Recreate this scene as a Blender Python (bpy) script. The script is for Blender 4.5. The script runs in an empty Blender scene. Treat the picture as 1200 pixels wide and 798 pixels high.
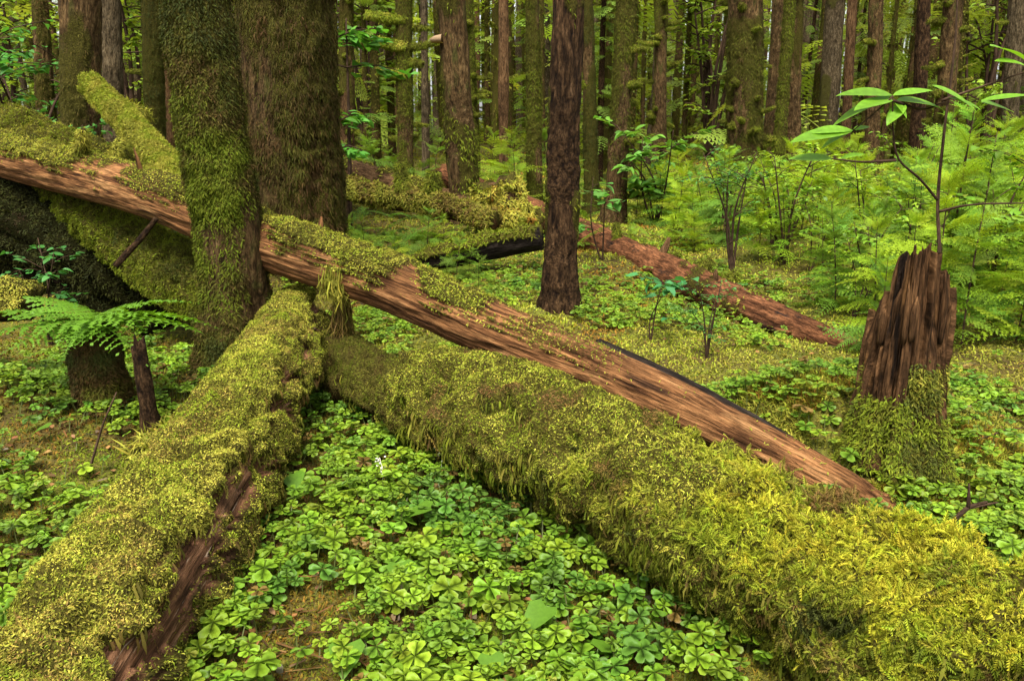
import bpy, math, random
import numpy as np
from math import radians, sin, cos, pi, tan

rng = np.random.default_rng(11)
random.seed(11)
S = bpy.context.scene
COL = S.collection

# ------------------------------------------------------------------ camera
CAMZ, PITCH, F = 1.5, radians(14.5), 960.0
CP, SP = cos(PITCH), sin(PITCH)
cam = bpy.data.cameras.new('camera')
cam.lens, cam.sensor_width, cam.clip_start, cam.clip_end = 28.8, 36, 0.05, 900
camo = bpy.data.objects.new('camera', cam)
COL.objects.link(camo)
camo.location = (0, 0, CAMZ)
camo.rotation_euler = (radians(90) - PITCH, 0, 0)
S.camera = camo


def at(px, py, Y):
    x, v = (px - 600) / F, (399 - py) / F
    d = np.array([x, CP + SP * v, -SP + CP * v])
    return np.array([0, 0, CAMZ]) + d * (Y / d[1])


def x_at(px, Y, z):
    return (px - 600) / F * (Y * CP - (z - CAMZ) * SP)


def fwd(Y, z):
    return Y * CP - (z - CAMZ) * SP


# ------------------------------------------------------------------ noise
def _h(ix, iy, iz, seed):
    n = (ix.astype(np.uint32) * np.uint32(374761393) + iy.astype(np.uint32) * np.uint32(668265263)
         + iz.astype(np.uint32) * np.uint32(2246822519) + np.uint32(seed * 974711 + 13))
    n = (n ^ (n >> np.uint32(13))) * np.uint32(1274126177)
    n = n ^ (n >> np.uint32(16))
    return (n & np.uint32(0xffffff)).astype(np.float32) / 16777215.0


def vnoise(p, seed=0):
    p = np.asarray(p, dtype=np.float64)
    i = np.floor(p).astype(np.int64)
    f = (p - i).astype(np.float32)
    f = f * f * (3 - 2 * f)
    x, y, z = i[..., 0], i[..., 1], i[..., 2]
    fx, fy, fz = f[..., 0], f[..., 1], f[..., 2]
    r = 0
    for dz in (0, 1):
        for dy in (0, 1):
            for dx in (0, 1):
                w = (fx if dx else 1 - fx) * (fy if dy else 1 - fy) * (fz if dz else 1 - fz)
                r = r + w * _h(x + dx, y + dy, z + dz, seed)
    return r


def fbm(p, octaves=4, seed=0):
    p = np.asarray(p, dtype=np.float64)
    a, t, s = 0.5, 0.0, 0.0
    for k in range(octaves):
        s = s + a * vnoise(p * (2.03 ** k) + 17.3 * k, seed + k)
        t += a
        a *= 0.5
    return s / t


def sstep(a, b, x):
    t = np.clip((x - a) / (b - a), 0, 1)
    return t * t * (3 - 2 * t)


def nrm(v):
    return v / np.maximum(np.linalg.norm(v, axis=-1, keepdims=True), 1e-9)


# ------------------------------------------------------------------ ground height
BUMPS = [(1.70, 3.72, .52, .13), (1.30, 3.66, .35, .07), (-1.65, 4.75, .55, .16), (-4.6, 7.6, 1.5, .75), (-2.9, 6.9, 1.0, .45), (1.35, 3.75, .45, .14), (1.95, 3.95, .5, .12),
         (-2.1, 3.6, .45, .10), (-2.9, 4.1, .5, .2), (.3, 6.8, .8, .10), (1.6, 5.2, .9, .07), (.9, 8.4, .9, .2), (4.2, 6.2, 1.0, .15),
         (-.1, 11.6, 1.3, .2), (3.4, 9.5, 1.2, .2), (6.0, 8.0, 1.4, .2), (-.85, 4.6, .4, .06)]


def g(x, y):
    x, y = np.asarray(x, dtype=np.float64), np.asarray(y, dtype=np.float64)
    z = 1.15 * sstep(4.5, 45, y) * 1.0 + 0.10 * sstep(6, 14, y)
    far = sstep(5, 16, np.hypot(x, y))
    p = np.stack([x, y, np.zeros_like(x)], -1)
    z = z + (fbm(p * .45, 3, 3) - .5) * (.10 + .5 * far) + (fbm(p * 1.9, 3, 5) - .5) * (.08 + .12 * far) + (fbm(p * 8, 2, 6) - .5) * .03
    for bx, by, r, h in BUMPS:
        z = z + h * np.exp(-((x - bx) ** 2 + (y - by) ** 2) / (r * r))
    return z


_YS = np.concatenate([np.arange(1, 12, .02), np.arange(12, 60, .2)])


def on_ground(px, py):
    P = np.array([at(px, py, Y) for Y in _YS])
    d = P[:, 2] - g(P[:, 0], P[:, 1])
    k = np.argmax(d < 0)
    p = P[k] if (d < 0).any() else at(px, py, 25)
    p[2] = g(p[0], p[1])
    return p


# ------------------------------------------------------------------ mesh helpers
class G:
    """collects triangles, quads and per-vertex data, then links them as one mesh"""
    def __init__(self):
        self.V, self.T, self.Q, self.C, self.B, self.M, self.n = [], [], [], [], [], [], 0

    def add(self, V, T=None, Q=None, C=None, B=None, M=None):
        V = np.asarray(V, dtype=np.float32).reshape(-1, 3)
        m = len(V)
        if T is not None and len(T):
            self.T.append(np.asarray(T, dtype=np.int64).reshape(-1, 3) + self.n)
        if Q is not None and len(Q):
            self.Q.append(np.asarray(Q, dtype=np.int64).reshape(-1, 4) + self.n)
        self.V.append(V)
        self.C.append(np.broadcast_to(np.asarray([1, 1, 1] if C is None else C, dtype=np.float32), (m, 3)))
        self.B.append(np.zeros((m, 3), np.float32) if B is None else np.asarray(B, np.float32).reshape(-1, 3))
        self.M.append(np.zeros(m, np.float32) if M is None else np.asarray(M, np.float32).ravel())
        self.n += m
        return self

    def mesh(self, name, mat, origin=(0, 0, 0), smooth=True, bark=False):
        V = np.concatenate(self.V) - np.asarray(origin, np.float32)
        T = np.concatenate(self.T) if self.T else np.zeros((0, 3), np.int64)
        Q = np.concatenate(self.Q) if self.Q else np.zeros((0, 4), np.int64)
        me = bpy.data.meshes.new(name)
        me.vertices.add(len(V))
        me.vertices.foreach_set('co', V.ravel())
        nl = len(T) * 3 + len(Q) * 4
        me.loops.add(nl)
        me.loops.foreach_set('vertex_index', np.concatenate([T.ravel(), Q.ravel()]).astype(np.int32))
        me.polygons.add(len(T) + len(Q))
        st = np.concatenate([np.arange(len(T)) * 3, len(T) * 3 + np.arange(len(Q)) * 4]).astype(np.int32)
        me.polygons.foreach_set('loop_start', st)
        me.polygons.foreach_set('use_smooth', np.full(len(st), smooth))
        me.update(calc_edges=True)
        c = np.ones((len(V), 4), np.float32)
        c[:, :3] = np.concatenate(self.C)
        me.attributes.new('col', 'FLOAT_COLOR', 'POINT').data.foreach_set('color', c.ravel())
        if bark:
            me.attributes.new('bark', 'FLOAT_VECTOR', 'POINT').data.foreach_set('vector', np.concatenate(self.B).ravel())
            me.attributes.new('mossy', 'FLOAT', 'POINT').data.foreach_set('value', np.concatenate(self.M))
        me.materials.append(mat)
        return me

    def obj(self, name, mat, parent=None, origin=None, **k):
        if origin is None:
            q, v = parent, np.zeros(3)
            while q is not None:
                v = v + np.array(q.location)
                q = q.parent
            origin = tuple(v)
        o = bpy.data.objects.new(name, self.mesh(name, mat, origin, **k))
        COL.objects.link(o)
        if parent:
            o.parent = parent
        else:
            o.location = origin
        return o


def tag(o, label=None, cat=None, group=None, kind=None):
    for k, v in (('label', label), ('category', cat), ('group', group), ('kind', kind)):
        if v:
            o[k] = v
    return o


def empty(name, loc, label, cat, group=None, rz=0):
    o = bpy.data.objects.new(name, None)
    COL.objects.link(o)
    o.location = tuple(float(c) for c in loc)
    o.rotation_euler = (0, 0, rz)
    return tag(o, label, cat, group)


def copy_thing(src, loc, rz=0, sc=1.0, label=None, group=None, tilt=(0, 0)):
    r = src.copy()
    COL.objects.link(r)
    r.location = tuple(float(c) for c in loc)
    r.rotation_euler = (tilt[0], tilt[1], rz)
    r.scale = sc if isinstance(sc, tuple) else (sc, sc, sc)
    if label:
        r['label'] = label
    if group:
        r['group'] = group
    for ch in list(src.children):
        c = ch.copy()
        COL.objects.link(c)
        c.parent = r
        for gc in list(ch.children):
            d = gc.copy()
            COL.objects.link(d)
            d.parent = c
    return r


# ------------------------------------------------------------------ tubes (trunks, logs, stems)
class Tube:
    def __init__(self, path, radii, nseg=48, nring=80, disp=None, mossfn=None, bulge=0.0):
        path = np.asarray(path, dtype=np.float64)
        k = len(path)
        d = np.r_[0, np.cumsum(np.linalg.norm(np.diff(path, axis=0), axis=1))]
        s = np.linspace(0, d[-1], nring)
        C = np.empty((nring, 3))
        if k > 2:   # Catmull-Rom through the points
            ext = np.vstack([2 * path[0] - path[1], path, 2 * path[-1] - path[-2]])
            seg = np.clip(np.searchsorted(d, s, side='right') - 1, 0, k - 2)
            t = ((s - d[seg]) / (d[seg + 1] - d[seg]))[:, None]
            p0, p1, p2, p3 = ext[seg], ext[seg + 1], ext[seg + 2], ext[seg + 3]
            C = .5 * (2 * p1 + (p2 - p0) * t + (2 * p0 - 5 * p1 + 4 * p2 - p3) * t ** 2 + (3 * p1 - p0 - 3 * p2 + p3) * t ** 3)
        else:
            C = path[0] + (path[1] - path[0]) * (s / d[-1])[:, None]
        R = np.interp(s, d, radii)
        T = nrm(np.gradient(C, axis=0))
        ref = np.array([0, 0, 1.]) if abs(T[len(T) // 2][2]) < .85 else np.array([0, -1., 0])
        U = nrm(ref - T * (T @ ref)[:, None])
        W = np.cross(T, U)
        th = np.linspace(0, 2 * pi, nseg, endpoint=False)
        c, sn = np.cos(th), np.sin(th)
        L = np.stack([R[:, None] * c, R[:, None] * sn, np.broadcast_to(s[:, None], (nring, nseg))], -1)
        D = c[None, :, None] * U[:, None] + sn[None, :, None] * W[:, None]
        r = R[:, None] + (disp(L, th[None, :], s[:, None], R[:, None]) if disp else 0)
        self.P0 = C[:, None] + r[..., None] * D
        self.P = self.P0
        self.C, self.T, self.R, self.s, self.th, self.L, self.D = C, T, R, s, th, L, D
        self.nseg, self.nring = nseg, nring
        self._normals()
        self.m = np.zeros((nring, nseg))
        if mossfn:
            self.m = mossfn(self.L, self.N, self.P, th[None, :], s[:, None])
            if bulge:
                self.P = self.P0 + self.D * (bulge * self.m * (.3 + 1.6 * (1 - np.abs(2 * fbm(self.P * 8, 3, 9) - 1) * 2.2)))[..., None]
                self._normals()

    def _normals(self):
        dth = np.roll(self.P, -1, 1) - np.roll(self.P, 1, 1)
        ds = np.gradient(self.P, axis=0)
        n = nrm(np.cross(dth, ds))
        flip = (n * self.D).sum(-1).mean() < 0
        self.N = -n if flip else n

    def put(self, G_, col=None, caps=True):
        nr, ns = self.nring, self.nseg
        i, j = np.meshgrid(np.arange(nr - 1), np.arange(ns), indexing='ij')
        j2 = (j + 1) % ns
        Q = np.stack([i * ns + j, i * ns + j2, (i + 1) * ns + j2, (i + 1) * ns + j], -1).reshape(-1, 4)
        V = self.P.reshape(-1, 3)
        B, M = self.L.reshape(-1, 3), self.m.ravel()
        T = []
        if caps:
            V = np.vstack([V, self.P[0].mean(0), self.P[-1].mean(0)])
            B = np.vstack([B, [0, 0, 0], [0, 0, self.s[-1]]])
            M = np.r_[M, 0, 0]
            a, jj = nr * ns, np.arange(ns)
            T = np.vstack([np.stack([np.full(ns, a), (jj + 1) % ns, jj], -1),
                           np.stack([np.full(ns, a + 1), (nr - 1) * ns + jj, (nr - 1) * ns + (jj + 1) % ns], -1)])
        G_.add(V, T, Q, col, B, M)
        return self

    def sample(self, n, power=1.0, keep=None):
        """n random surface points, kept with probability m**power"""
        w = self.R / self.R.sum()
        i = rng.choice(self.nring - 1, n, p=w[:-1] / w[:-1].sum()).astype(float)
        fi, j = rng.random(n), rng.random(n) * self.nseg
        j0 = j.astype(int) % self.nseg
        j1, fj = (j0 + 1) % self.nseg, j - np.floor(j)
        i0 = i.astype(int)
        i1 = i0 + 1

        def bil(a):
            e = (slice(None),) + (None,) * (a.ndim - 2)
            return (a[i0, j0] * ((1 - fi) * (1 - fj))[e] + a[i0, j1] * ((1 - fi) * fj)[e]
                    + a[i1, j0] * (fi * (1 - fj))[e] + a[i1, j1] * (fi * fj)[e])
        m = bil(self.m)
        ok = rng.random(n) < m ** power
        P, N = bil(self.P)[ok], nrm(bil(self.N)[ok])
        return P, N, self.T[i0][ok], m[ok]


# ------------------------------------------------------------------ leaf / frond templates: x across, y along, z up
class Tpl:
    def __init__(self, V, T, tint=None):
        self.V, self.T = np.asarray(V, np.float32), np.asarray(T, np.int64)
        self.tint = np.ones(len(self.V), np.float32) if tint is None else np.asarray(tint, np.float32)


def scatter(G_, tpl, P, A, B, C, col):
    n, m = len(P), len(tpl.V)
    if n == 0:
        return
    v = tpl.V
    V = P[:, None] + v[None, :, :1] * A[:, None] + v[None, :, 1:2] * B[:, None] + v[None, :, 2:] * C[:, None]
    T = (tpl.T[None] + (np.arange(n) * m)[:, None, None]).reshape(-1, 3)
    c = col[:, None, :] * tpl.tint[None, :, None]
    G_.add(V.reshape(-1, 3), T, None, c.reshape(-1, 3))


def scatter_dir(G_, tpls, P, D, N, L, W, col):
    """place templates growing along D with their flat side facing N"""
    D = nrm(D)
    A = nrm(np.cross(D, N))
    C = np.cross(A, D)
    L, W = np.broadcast_to(L, len(P))[:, None], np.broadcast_to(W, len(P))[:, None]
    pick = rng.integers(0, len(tpls), len(P))
    for k, t in enumerate(tpls):
        s = pick == k
        scatter(G_, t, P[s], (A * W)[s], (D * L)[s], (C * L)[s], col[s])


def rdir(n):
    return nrm(rng.normal(size=(n, 3)))


def strip_tpl(b):
    return Tpl([(-.3, 0, 0), (.3, 0, 0), (-.5, .5, .12 * b), (.5, .5, .12 * b), (0, 1, -.3 * b)], [(0, 1, 3), (0, 3, 2), (2, 3, 4)], [.9, .9, 1, 1, 1.1])


def feather_tpl(k, b, w=.5):
    V, T, tint = [], [], []
    for i in range(k + 1):
        y = i / k
        V.append((0, y, b * (.25 * y - .6 * y * y)))
        tint.append(.9 + .2 * y)
    for i in range(k):
        y = i / k
        wd = w * (1 - y) ** .6 * (.55 + .45 * min(1, y * 4))
        for sgn in (-1, 1):
            V.append((sgn * wd, y + .24, b * (.25 * y - .6 * y * y) - .1 * wd))
            tint.append(1.1)
            T.append((i, i + 1, len(V) - 1))
    return Tpl(V, T, tint)


SIMPLE = [strip_tpl(b) for b in (.4, 1.0, 1.6)]
FEATHER = [feather_tpl(5, b) for b in (.5, 1.1, 1.7)]
STAIR = [feather_tpl(7, b, .42) for b in (.7, 1.2)]


def leaf_tpl(fold=.25, droop=.25, wide=.36, n=4):
    V, T, tint = [(0, 0, 0)], [], [1]
    prev = None
    for i in range(1, n):
        y = i / n
        w = wide * math.sin(pi * y ** .8) ** .8
        z = -droop * y * y
        b = len(V)
        V += [(-w, y + .03, z + fold * w), (0, y, z), (w, y + .03, z + fold * w)]
        tint += [1, 1.08, 1]
        if prev is None:
            T += [(0, b + 1, b), (0, b + 2, b + 1)]
        else:
            T += [(prev, prev + 1, b + 1), (prev, b + 1, b), (prev + 1, prev + 2, b + 2), (prev + 1, b + 2, b + 1)]
        prev = b
    V.append((0, 1.04, -droop * 1.1))
    tint.append(1)
    t = len(V) - 1
    T += [(prev, prev + 1, t), (prev + 1, prev + 2, t)]
    return Tpl(V, T, tint)


LEAF = [leaf_tpl(.2, .15), leaf_tpl(.35, .35), leaf_tpl(.1, .05)]
LEAF_NARROW = [leaf_tpl(.3, .25, .22, 6), leaf_tpl(.15, .1, .25, 6)]
HEART = Tpl([(0, .0, 0), (-.32, -.12, .06), (-.5, .15, .1), (-.36, .6, .02), (0, 1.05, -.2), (.36, .6, .02), (.5, .15, .1), (.32, -.12, .06), (0, .5, -.03)],
            [(0, 8, 2), (0, 2, 1), (8, 3, 2), (8, 4, 3), (0, 6, 8), (0, 7, 6), (8, 6, 5), (8, 5, 4)])


def oxalis_tpl(droop, fold, uneven=0.0):
    V, T, tint = [], [], []
    for q in range(3):
        a = 2 * pi * q / 3 + random.uniform(-.15, .15)
        sc = 1 + random.uniform(-.15, .15) * uneven
        pts = [(0, .02), (0, .45), (0, .87), (.38, .34), (.64, .66), (.53, .92), (.24, .98), (-.38, .34), (-.64, .66), (-.53, .92), (-.24, .98)]
        dr = droop * random.uniform(.6, 1.4)
        b = len(V)
        for u, v in pts:
            z = fold * abs(u) - dr * v * v
            x, y = u * sc, v * sc
            V.append((x * cos(a) - y * sin(a), x * sin(a) + y * cos(a), z))
            tint.append(1.1 if abs(u) < .01 else 1.0)
        for o in (3, 7):
            r1, r2, r3, r4 = o, o + 1, o + 2, o + 3
            T += [tuple(b + k for k in t) for t in ((0, r1, 1), (1, r1, r2), (1, r2, r3), (1, r3, r4), (1, r4, 2))]
    return Tpl(V, T, tint)


OXALIS = [oxalis_tpl(d, f, 1) for d, f in ((.10, .06), (.2, .12), (.32, .16), (.05, .05), (.22, .03))]


def pinnate_tpl(pairs, needles, wfun, ang, nl, nw, droop=.3, twigdroop=.15, fade=.15):
    """a flat spray: an axis with side twigs, each twig two rows of small pointed leaflets"""
    V, T, tint = [], [], []

    def axis(y):
        return np.array([0, y, -droop * y * y])

    def tri(a, b, c, t):
        k = len(V)
        V.extend([a, b, c])
        tint.extend([t, t, t * 1.1])
        T.append((k, k + 1, k + 2))
    for i in range(pairs):
        y = (i + .6) / (pairs + .3)
        for sgn in (-1, 1):
            w = wfun(min(y, .999)) * random.uniform(.85, 1.1)
            if w < .02:
                continue
            a = ang * random.uniform(.9, 1.1)
            d = np.array([sgn * sin(a), cos(a), 0])
            side = np.array([cos(a), -sgn * sin(a), 0])
            p0 = axis(y)
            n = max(3, int(needles * w / wfun(.3)))
            for j in range(n):
                t0, t1 = j / n, (j + 1) / n
                q0 = p0 + d * w * t0 + np.array([0, 0, -twigdroop * w * t0 * t0])
                q1 = p0 + d * w * t1 + np.array([0, 0, -twigdroop * w * t1 * t1])
                ll = nl * w * (1 - .75 * t0)
                for s2 in (-1, 1):
                    tip = (q0 + q1) / 2 + side * s2 * ll + d * ll * .55 + np.array([0, 0, random.uniform(-.02, .01)])
                    tri(q0, q0 + (q1 - q0) * nw, tip, 1 + fade * t0 + random.uniform(-.1, .1))
    # the axis itself
    k = len(V)
    n = 6
    for i in range(n + 1):
        c = axis(i / n)
        V.extend([c + np.array([-.006, 0, 0]), c + np.array([.006, 0, 0])])
        tint.extend([.7, .7])
    for i in range(n):
        T += [(k + 2 * i, k + 2 * i + 1, k + 2 * i + 3), (k + 2 * i, k + 2 * i + 3, k + 2 * i + 2)]
    return Tpl(V, T, tint)


BOUGH = [pinnate_tpl(11, 8, lambda y: (.40 * (1 - y) ** .75 * (.55 + .45 * min(1, y * 4))) * random.uniform(.65, 1.2), radians(52), .26, .8, dr, .25) for dr in (.15, .3, .45)]
BIG_BOUGH = [pinnate_tpl(9, 6, lambda y: .46 * (1 - y) ** .75 * (.55 + .45 * min(1, y * 4)), radians(56), .30, .85, dr, .2) for dr in (.2, .4)]
FERN = [pinnate_tpl(14, 10, lambda y: .42 * (1 - y) ** .85 * (.75 + .25 * min(1, y * 5)), radians(68), .19, 1.25, dr, .25, .05) for dr in (.25, .4)]
SWORD = [pinnate_tpl(22, 3, lambda y: .16 * (1 - y) ** .5 * (.5 + .5 * min(1, y * 5)), radians(75), .16, 1, dr, .2, .05) for dr in (.35, .55)]


# ------------------------------------------------------------------ materials
def new_mat(name):
    m = bpy.data.materials.new(name)
    m.use_nodes = True
    nt = m.node_tree
    nt.nodes.clear()
    out = nt.nodes.new('ShaderNodeOutputMaterial')
    return m, nt, out


def N_(nt, typ, **k):
    n = nt.nodes.new(typ)
    for a, b in k.items():
        if a.startswith('i_'):
            n.inputs[a[2:].replace('_', ' ')].default_value = b
        else:
            setattr(n, a, b)
    return n


def leaf_mat(name, trans=.35, rough=.45, spec=.35, tgain=(1.25, 1.15, .55), var=.25):
    m, nt, out = new_mat(name)
    L = nt.links.new
    at_ = N_(nt, 'ShaderNodeAttribute', attribute_name='col')
    geo = N_(nt, 'ShaderNodeNewGeometry')
    no = N_(nt, 'ShaderNodeTexNoise')
    no.inputs['Scale'].default_value = 90
    L(geo.outputs['Position'], no.inputs['Vector'])
    mr = N_(nt, 'ShaderNodeMapRange')
    mr.inputs[3].default_value, mr.inputs[4].default_value = 1 - var, 1 + var
    L(no.outputs[0], mr.inputs[0])
    mul = N_(nt, 'ShaderNodeVectorMath', operation='SCALE')
    L(at_.outputs['Color'], mul.inputs[0])
    L(mr.outputs[0], mul.inputs['Scale'])
    p = N_(nt, 'ShaderNodeBsdfPrincipled')
    p.inputs['Roughness'].default_value = rough
    p.inputs['Specular IOR Level'].default_value = spec
    L(mul.outputs[0], p.inputs['Base Color'])
    t = N_(nt, 'ShaderNodeBsdfTranslucent')
    tv = N_(nt, 'ShaderNodeVectorMath', operation='MULTIPLY')
    tv.inputs[1].default_value = tgain
    L(mul.outputs[0], tv.inputs[0])
    L(tv.outputs[0], t.inputs['Color'])
    mx = N_(nt, 'ShaderNodeMixShader')
    mx.inputs[0].default_value = trans
    L(p.outputs[0], mx.inputs[1])
    L(t.outputs[0], mx.inputs[2])
    L(mx.outputs[0], out.inputs[0])
    return m


def ramp(nt, stops):
    r = N_(nt, 'ShaderNodeValToRGB')
    e = r.color_ramp.elements
    while len(e) < len(stops):
        e.new(.5)
    for el, (p, c) in zip(e, stops):
        el.position, el.color = p, (*c, 1)
    return r


def bark_mat(name, stops, moss=(.078, .070, .011), moss2=(.030, .025, .005), stretch=.16, scale=26, bump=.6, patches=(), rough=.85, spec=.07):
    """bark along the trunk's own coordinates, with moss stain where the mesh says moss grows"""
    m, nt, out = new_mat(name)
    L = nt.links.new
    at_ = N_(nt, 'ShaderNodeAttribute', attribute_name='bark')
    mp = N_(nt, 'ShaderNodeMapping')
    mp.inputs['Scale'].default_value = (1, 1, stretch)
    L(at_.outputs['Vector'], mp.inputs[0])
    oi = N_(nt, 'ShaderNodeObjectInfo')
    off = N_(nt, 'ShaderNodeVectorMath', operation='ADD')
    L(mp.outputs[0], off.inputs[0])
    L(oi.outputs['Random'], off.inputs[1])
    n1 = N_(nt, 'ShaderNodeTexNoise')
    n1.inputs['Scale'].default_value, n1.inputs['Detail'].default_value, n1.inputs['Roughness'].default_value = scale, 7, .65
    n1.inputs['Distortion'].default_value = .25
    L(off.outputs[0], n1.inputs['Vector'])
    r1 = ramp(nt, stops)
    L(n1.outputs[0], r1.inputs[0])
    n2 = N_(nt, 'ShaderNodeTexNoise')
    n2.inputs['Scale'].default_value, n2.inputs['Detail'].default_value = 3.2, 4
    L(at_.outputs['Vector'], n2.inputs['Vector'])
    mr = N_(nt, 'ShaderNodeMapRange')
    mr.inputs[1].default_value, mr.inputs[2].default_value, mr.inputs[3].default_value, mr.inputs[4].default_value = .3, .7, .62, 1.3
    L(n2.outputs[0], mr.inputs[0])
    sc = N_(nt, 'ShaderNodeVectorMath', operation='SCALE')
    L(r1.outputs[0], sc.inputs[0])
    L(mr.outputs[0], sc.inputs['Scale'])
    # finer flakes, and patches of another colour
    nf = N_(nt, 'ShaderNodeTexNoise')
    nf.inputs['Scale'].default_value, nf.inputs['Detail'].default_value, nf.inputs['Roughness'].default_value = scale * 3.3, 5, .7
    L(off.outputs[0], nf.inputs['Vector'])
    mf = N_(nt, 'ShaderNodeMapRange')
    mf.inputs[1].default_value, mf.inputs[2].default_value, mf.inputs[3].default_value, mf.inputs[4].default_value = .35, .65, .35, 1.65
    L(nf.outputs[0], mf.inputs[0])
    sc2 = N_(nt, 'ShaderNodeVectorMath', operation='SCALE')
    L(sc.outputs[0], sc2.inputs[0])
    L(mf.outputs[0], sc2.inputs['Scale'])
    sc = sc2
    for q, (pc, pscale, pst, plo, phi) in enumerate(patches):
        mpp = N_(nt, 'ShaderNodeMapping')
        mpp.inputs['Scale'].default_value = (1, 1, pst)
        mpp.inputs['Location'].default_value = (q * 7.3, q * 3.1, q * 1.7)
        L(at_.outputs['Vector'], mpp.inputs[0])
        npn = N_(nt, 'ShaderNodeTexNoise')
        npn.inputs['Scale'].default_value, npn.inputs['Detail'].default_value, npn.inputs['Roughness'].default_value = pscale, 6, .62
        L(mpp.outputs[0], npn.inputs['Vector'])
        mrp = N_(nt, 'ShaderNodeMapRange')
        mrp.inputs[1].default_value, mrp.inputs[2].default_value = plo, phi
        L(npn.outputs[0], mrp.inputs[0])
        cc = N_(nt, 'ShaderNodeVectorMath', operation='SCALE')
        cc.inputs[0].default_value = pc
        L(mf.outputs[0], cc.inputs['Scale'])
        mxp = N_(nt, 'ShaderNodeMix', data_type='RGBA')
        L(mrp.outputs[0], mxp.inputs[0])
        L(sc.outputs[2] if sc.bl_idname == 'ShaderNodeMix' else sc.outputs[0], mxp.inputs[6])
        L(cc.outputs[0], mxp.inputs[7])
        sc = mxp
    # moss stain
    ms = N_(nt, 'ShaderNodeAttribute', attribute_name='mossy')
    n3 = N_(nt, 'ShaderNodeTexNoise')
    n3.inputs['Scale'].default_value, n3.inputs['Detail'].default_value, n3.inputs['Roughness'].default_value = 55, 5, .7
    L(at_.outputs['Vector'], n3.inputs['Vector'])
    ad = N_(nt, 'ShaderNodeMath', operation='ADD')
    L(ms.outputs['Fac'], ad.inputs[0])
    L(n3.outputs[0], ad.inputs[1])
    mr2 = N_(nt, 'ShaderNodeMapRange')
    mr2.inputs[1].default_value, mr2.inputs[2].default_value = .72, 1.05
    L(ad.outputs[0], mr2.inputs[0])
    n4 = N_(nt, 'ShaderNodeTexNoise')
    n4.inputs['Scale'].default_value, n4.inputs['Detail'].default_value = 120, 3
    L(at_.outputs['Vector'], n4.inputs['Vector'])
    r4 = ramp(nt, [(.35, moss2), (.65, moss)])
    L(n4.outputs[0], r4.inputs[0])
    mix = N_(nt, 'ShaderNodeMix', data_type='RGBA')
    L(mr2.outputs[0], mix.inputs[0])
    L(sc.outputs[2] if sc.bl_idname == 'ShaderNodeMix' else sc.outputs[0], mix.inputs[6])
    L(r4.outputs[0], mix.inputs[7])
    p = N_(nt, 'ShaderNodeBsdfPrincipled')
    p.inputs['Roughness'].default_value = rough
    p.inputs['Specular IOR Level'].default_value = spec
    L(mix.outputs[2], p.inputs['Base Color'])
    hs = N_(nt, 'ShaderNodeMath', operation='MULTIPLY_ADD')
    L(n4.outputs[0], hs.inputs[0])
    L(mr2.outputs[0], hs.inputs[1])
    ha = N_(nt, 'ShaderNodeMath', operation='MULTIPLY_ADD')
    L(nf.outputs[0], ha.inputs[0])
    ha.inputs[1].default_value = .45
    L(n1.outputs[0], ha.inputs[2])
    L(ha.outputs[0], hs.inputs[2])
    b = N_(nt, 'ShaderNodeBump')
    b.inputs['Strength'].default_value, b.inputs['Distance'].default_value = bump, .03
    L(hs.outputs[0], b.inputs['Height'])
    L(b.outputs[0], p.inputs['Normal'])
    L(p.outputs[0], out.inputs[0])
    return m


M_moss = leaf_mat('moss', .25, .8, .12, (1.15, 1.15, .35), .3)
M_leaf = leaf_mat('leaf', .38, .48, .28)
M_needle = leaf_mat('needle', .42, .6, .15)
M_far = leaf_mat('far_needle', .5, .6, .1, (1.3, 1.2, .5))
M_bark = bark_mat('bark_brown', [(.32, (.010, .006, .002)), (.46, (.052, .030, .012)), (.60, (.100, .062, .026)), (.75, (.165, .112, .056))], stretch=.42, bump=1.0, patches=[((.05, .045, .012), 9, .5, .54, .66)])
M_barkdark = bark_mat('bark_dark', [(.34, (.006, .003, .002)), (.48, (.028, .015, .007)), (.60, (.062, .034, .016)), (.74, (.135, .08, .042))], stretch=.45, scale=30, bump=1.0)
M_barkgrey = bark_mat('bark_grey', [(.32, (.014, .010, .005)), (.5, (.060, .043, .023)), (.7, (.12, .092, .056))], moss=(.06, .055, .014), stretch=.4, bump=.9)
M_red = bark_mat('red_wood', [(.30, (.010, .004, .002)), (.42, (.085, .036, .014)), (.56, (.205, .095, .037)), (.68, (.30, .155, .064)), (.8, (.42, .26, .12))], stretch=.075, scale=36, bump=1.0, rough=.75, patches=[((.34, .18, .075), 9, .16, .56, .68), ((.030, .014, .007), 11, .10, .59, .66)])
M_redfar = bark_mat('red_bark', [(.3, (.015, .007, .004)), (.45, (.075, .040, .018)), (.6, (.125, .070, .033)), (.78, (.19, .118, .06))], stretch=.25, scale=26, bump=.9)
M_pale = bark_mat('bark_pale', [(.32, (.03, .02, .012)), (.5, (.12, .085, .05)), (.7, (.22, .165, .105))], stretch=.4, bump=.9)
M_rot = bark_mat('rotten_wood', [(.32, (.006, .003, .001)), (.45, (.054, .027, .012)), (.58, (.115, .058, .025)), (.72, (.22, .115, .048))], stretch=.075, scale=40, bump=1.0, patches=[((.12, .06, .022), 14, .07, .58, .66), ((.010, .006, .004), 13, .08, .54, .62)])
M_weather = bark_mat('weathered_wood', [(.32, (.014, .007, .004)), (.45, (.095, .044, .022)), (.58, (.18, .09, .047)), (.66, (.24, .135, .08)), (.72, (.46, .37, .28))], stretch=.07, scale=30, bump=1.0, patches=[((.36, .27, .19), 70, .06, .62, .68), ((.16, .075, .038), 12, .12, .5, .62)])
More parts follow.
